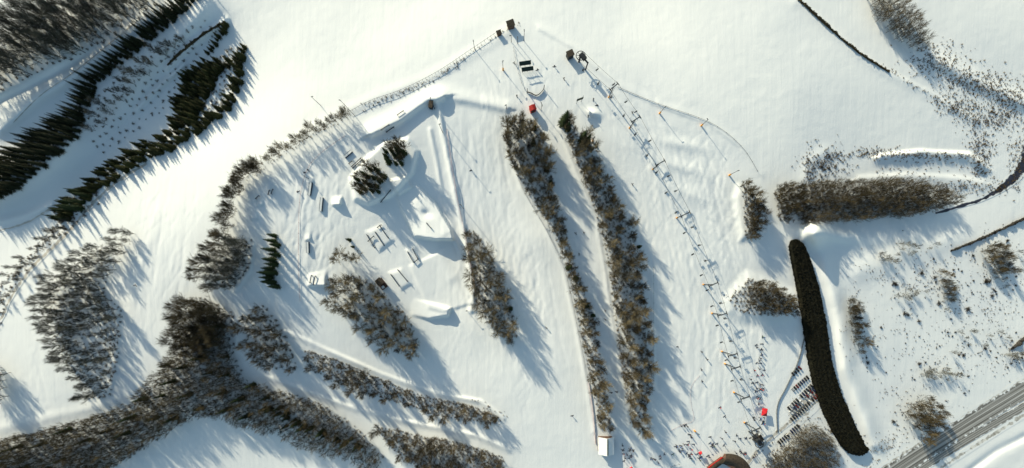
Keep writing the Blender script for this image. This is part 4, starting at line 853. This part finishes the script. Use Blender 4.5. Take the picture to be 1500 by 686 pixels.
bd=MB(); bd.hexa([(-.2,-.8,0),(.2,-.8,0),(.2,.8,0),(-.2,.8,0),(-.16,-.9,.06),(.16,-.9,.06),(.16,.9,.06),(-.16,.9,.06)]); BD=bd.mesh('snowboard',M['dark'])
PEO={}
for pose in ('stand','crouch','ride'):
    for j in range(6): PEO[pose,j]=Proto('person','person',[('body',body(pose,JACKETS[j],JACKETS[0] if j else JACKETS[1]),[])]+([('ski',SK[0],[]),('ski',SK[1],[])] if pose!='ride' else [('snowboard',BD,[])]))
def person(p,q,label,group=None,pose='stand',j=0,rz=None,sc=.92):
    PEO[pose,j].put(at(p,q),random.uniform(0,6.28) if rz is None else rz,label,group,sc)
POSE={'stand':'standing on skis','crouch':'skiing crouched','ride':'riding a snowboard'}
solo=[((757,141),'alone left of the dipping net'),((826,116),'alone between the boards and the chairlift'),((812,98),'alone right of the two raised boards'),((787,103),'beside the lower raised board'),((753,93),'below the orange-footed hilltop pole'),((861.5,170),'below the trail map sign'),((869,146),'upper one of two right of the trail map sign'),((874,155),'lower one of two right of the trail map sign'),((926,165),'left one of the pair between the upper pylons'),((931,164),'right one of the pair between the upper pylons'),((926,270),'alone on the piste beside the second and third pylons'),((447,253),'upper one of two riders at the park edge'),((452,250),'standing just inside the pink rope'),((437,281),'alone on the outer side of the pink rope'),
 ((1027,541),'lowest of three skiers above the beginner net'),((1027,515),'uppermost of three skiers above the beginner net'),((1035,526),'rightmost of three skiers above the beginner net'),((992,508),'alone right of the rope fence'),((838,609),'alone on the wide lower piste'),((1028,558),'just inside the beginner net corner'),((1054,597),'alone in red on the beginner slope'),((1061,610),'alone on the beginner slope beneath the red one'),((843,342),'left of a pair on the shaded gap track'),((855,341),'right of a pair on the shaded gap track'),((877,471),'left of a pair riding the tow in the shaded gap'),((886,468),'right of a pair riding the tow in the shaded gap'),((895,575),'left of the lower pair in the shaded gap'),((903,574),'right of the lower pair in the shaded gap'),((848,372),'alone in the shade of the narrower strip'),((886,455),'lone dark one high in the shaded gap'),((199,418),'lone dark one on the left field'),((690,250),'alone on the piste right of the long bank'),((800,480),'alone near the left rope of the narrower strip'),((1040,640),'alone before the lodge crowd'),((1062,632),'alone left of the lowest pylon')]
for i,((p,q),lb) in enumerate(solo):
    j=2 if ' red ' in lb+' ' and 'beneath' not in lb else random.choice((0,0,1,0,1)); ps=random.choice(('stand','crouch','ride') if 'tow' not in lb else ('stand',))
    person(p,q,'%s-clad skier %s'%(JNAME[j],lb) if ps!='ride' else '%s-clad snowboarder %s'%(JNAME[j],lb),None,ps,j,R(-70)+random.uniform(-.6,.6))
clusters=[((1110,560),8,38,22,'in the line above the red tent'),((1118,618),5,9,8,'just below the red tent'),((1002,622),5,4,5,'in the knot beside the beginner net foot'),((1010,638),4,3,4,'in the small huddle left of the orange-footed pole'),((1046,652),9,5,8,'in the group above the lodge roof'),((1000,655),14,9,16,'in the loose crowd left of the lodge'),((1020,668),18,7,16,'in the queue along the lodge front'),((921,664),8,12,16,'in the crowd below the white-roofed hut'),((965,672),12,6,8,'between the hut crowd and the lodge queue'),((1085,655),9,9,7,'near the base station'),((1104,668),3,8,6,'behind the base station'),((1114,512),5,24,14,'in the file below the chairlift mound'),((1075,640),16,14,6,'on the snow left of the base station')]
for (cx,cy),sx,sy,n,wh in clusters:
    for _ in range(n):
        p=cx+random.gauss(0,sx*.6); q=cy+random.gauss(0,sy*.55); j=random.choices(range(6),(7,4,1.2,.7,1,.4))[0]
        person(p,min(q,690),'%s-clad skier %s'%(JNAME[j],wh),'skiers %s'%wh,random.choice(('stand','stand','crouch')),j)

# ------------------------------------------------------------------ light, sky, camera
el=R(20.5); d2=Vector((-.62,.78)).normalized(); sd=Vector((d2.x*math.cos(el),d2.y*math.cos(el),math.sin(el)))
sl=bpy.data.lights.new('sun','SUN'); sl.energy=4.5; sl.angle=R(.5); sl.color=(1.0,.925,.69); so=bpy.data.objects.new('sun',sl); COL.objects.link(so); so.rotation_euler=sd.to_track_quat('Z','Y').to_euler()
w=bpy.data.worlds.new('World'); S.world=w; w.use_nodes=True; nt=w.node_tree; bg=nt.nodes['Background']; sky=nt.nodes.new('ShaderNodeTexSky'); sky.sky_type='NISHITA'; sky.sun_disc=False; sky.sun_elevation=el; sky.sun_rotation=math.atan2(d2.x,d2.y); sky.altitude=200
tn=nt.nodes.new('ShaderNodeMix'); tn.data_type='RGBA'; tn.blend_type='MULTIPLY'; tn.inputs['Factor'].default_value=1; tn.inputs['B'].default_value=(1.0,1.06,.92,1); nt.links.new(sky.outputs[0],tn.inputs['A']); nt.links.new(tn.outputs['Result'],bg.inputs[0]); bg.inputs[1].default_value=.125
cd=bpy.data.cameras.new('camera'); cam=bpy.data.objects.new('camera',cd); COL.objects.link(cam); cam.location=(0,0,CH); cam.rotation_euler=(0,0,0)
cd.sensor_width=36; cd.lens=36*F/1500; cd.shift_x=(750-U0)/1500; cd.shift_y=(V0-343)/1500; cd.clip_end=100000; S.camera=cam
S.view_settings.view_transform='Standard'; S.view_settings.look='None'; S.view_settings.exposure=.35; S.view_settings.gamma=1.0; S.view_settings.use_curve_mapping=False
S.cycles.max_bounces=5; S.cycles.diffuse_bounces=3
print('TREES',COUNT)
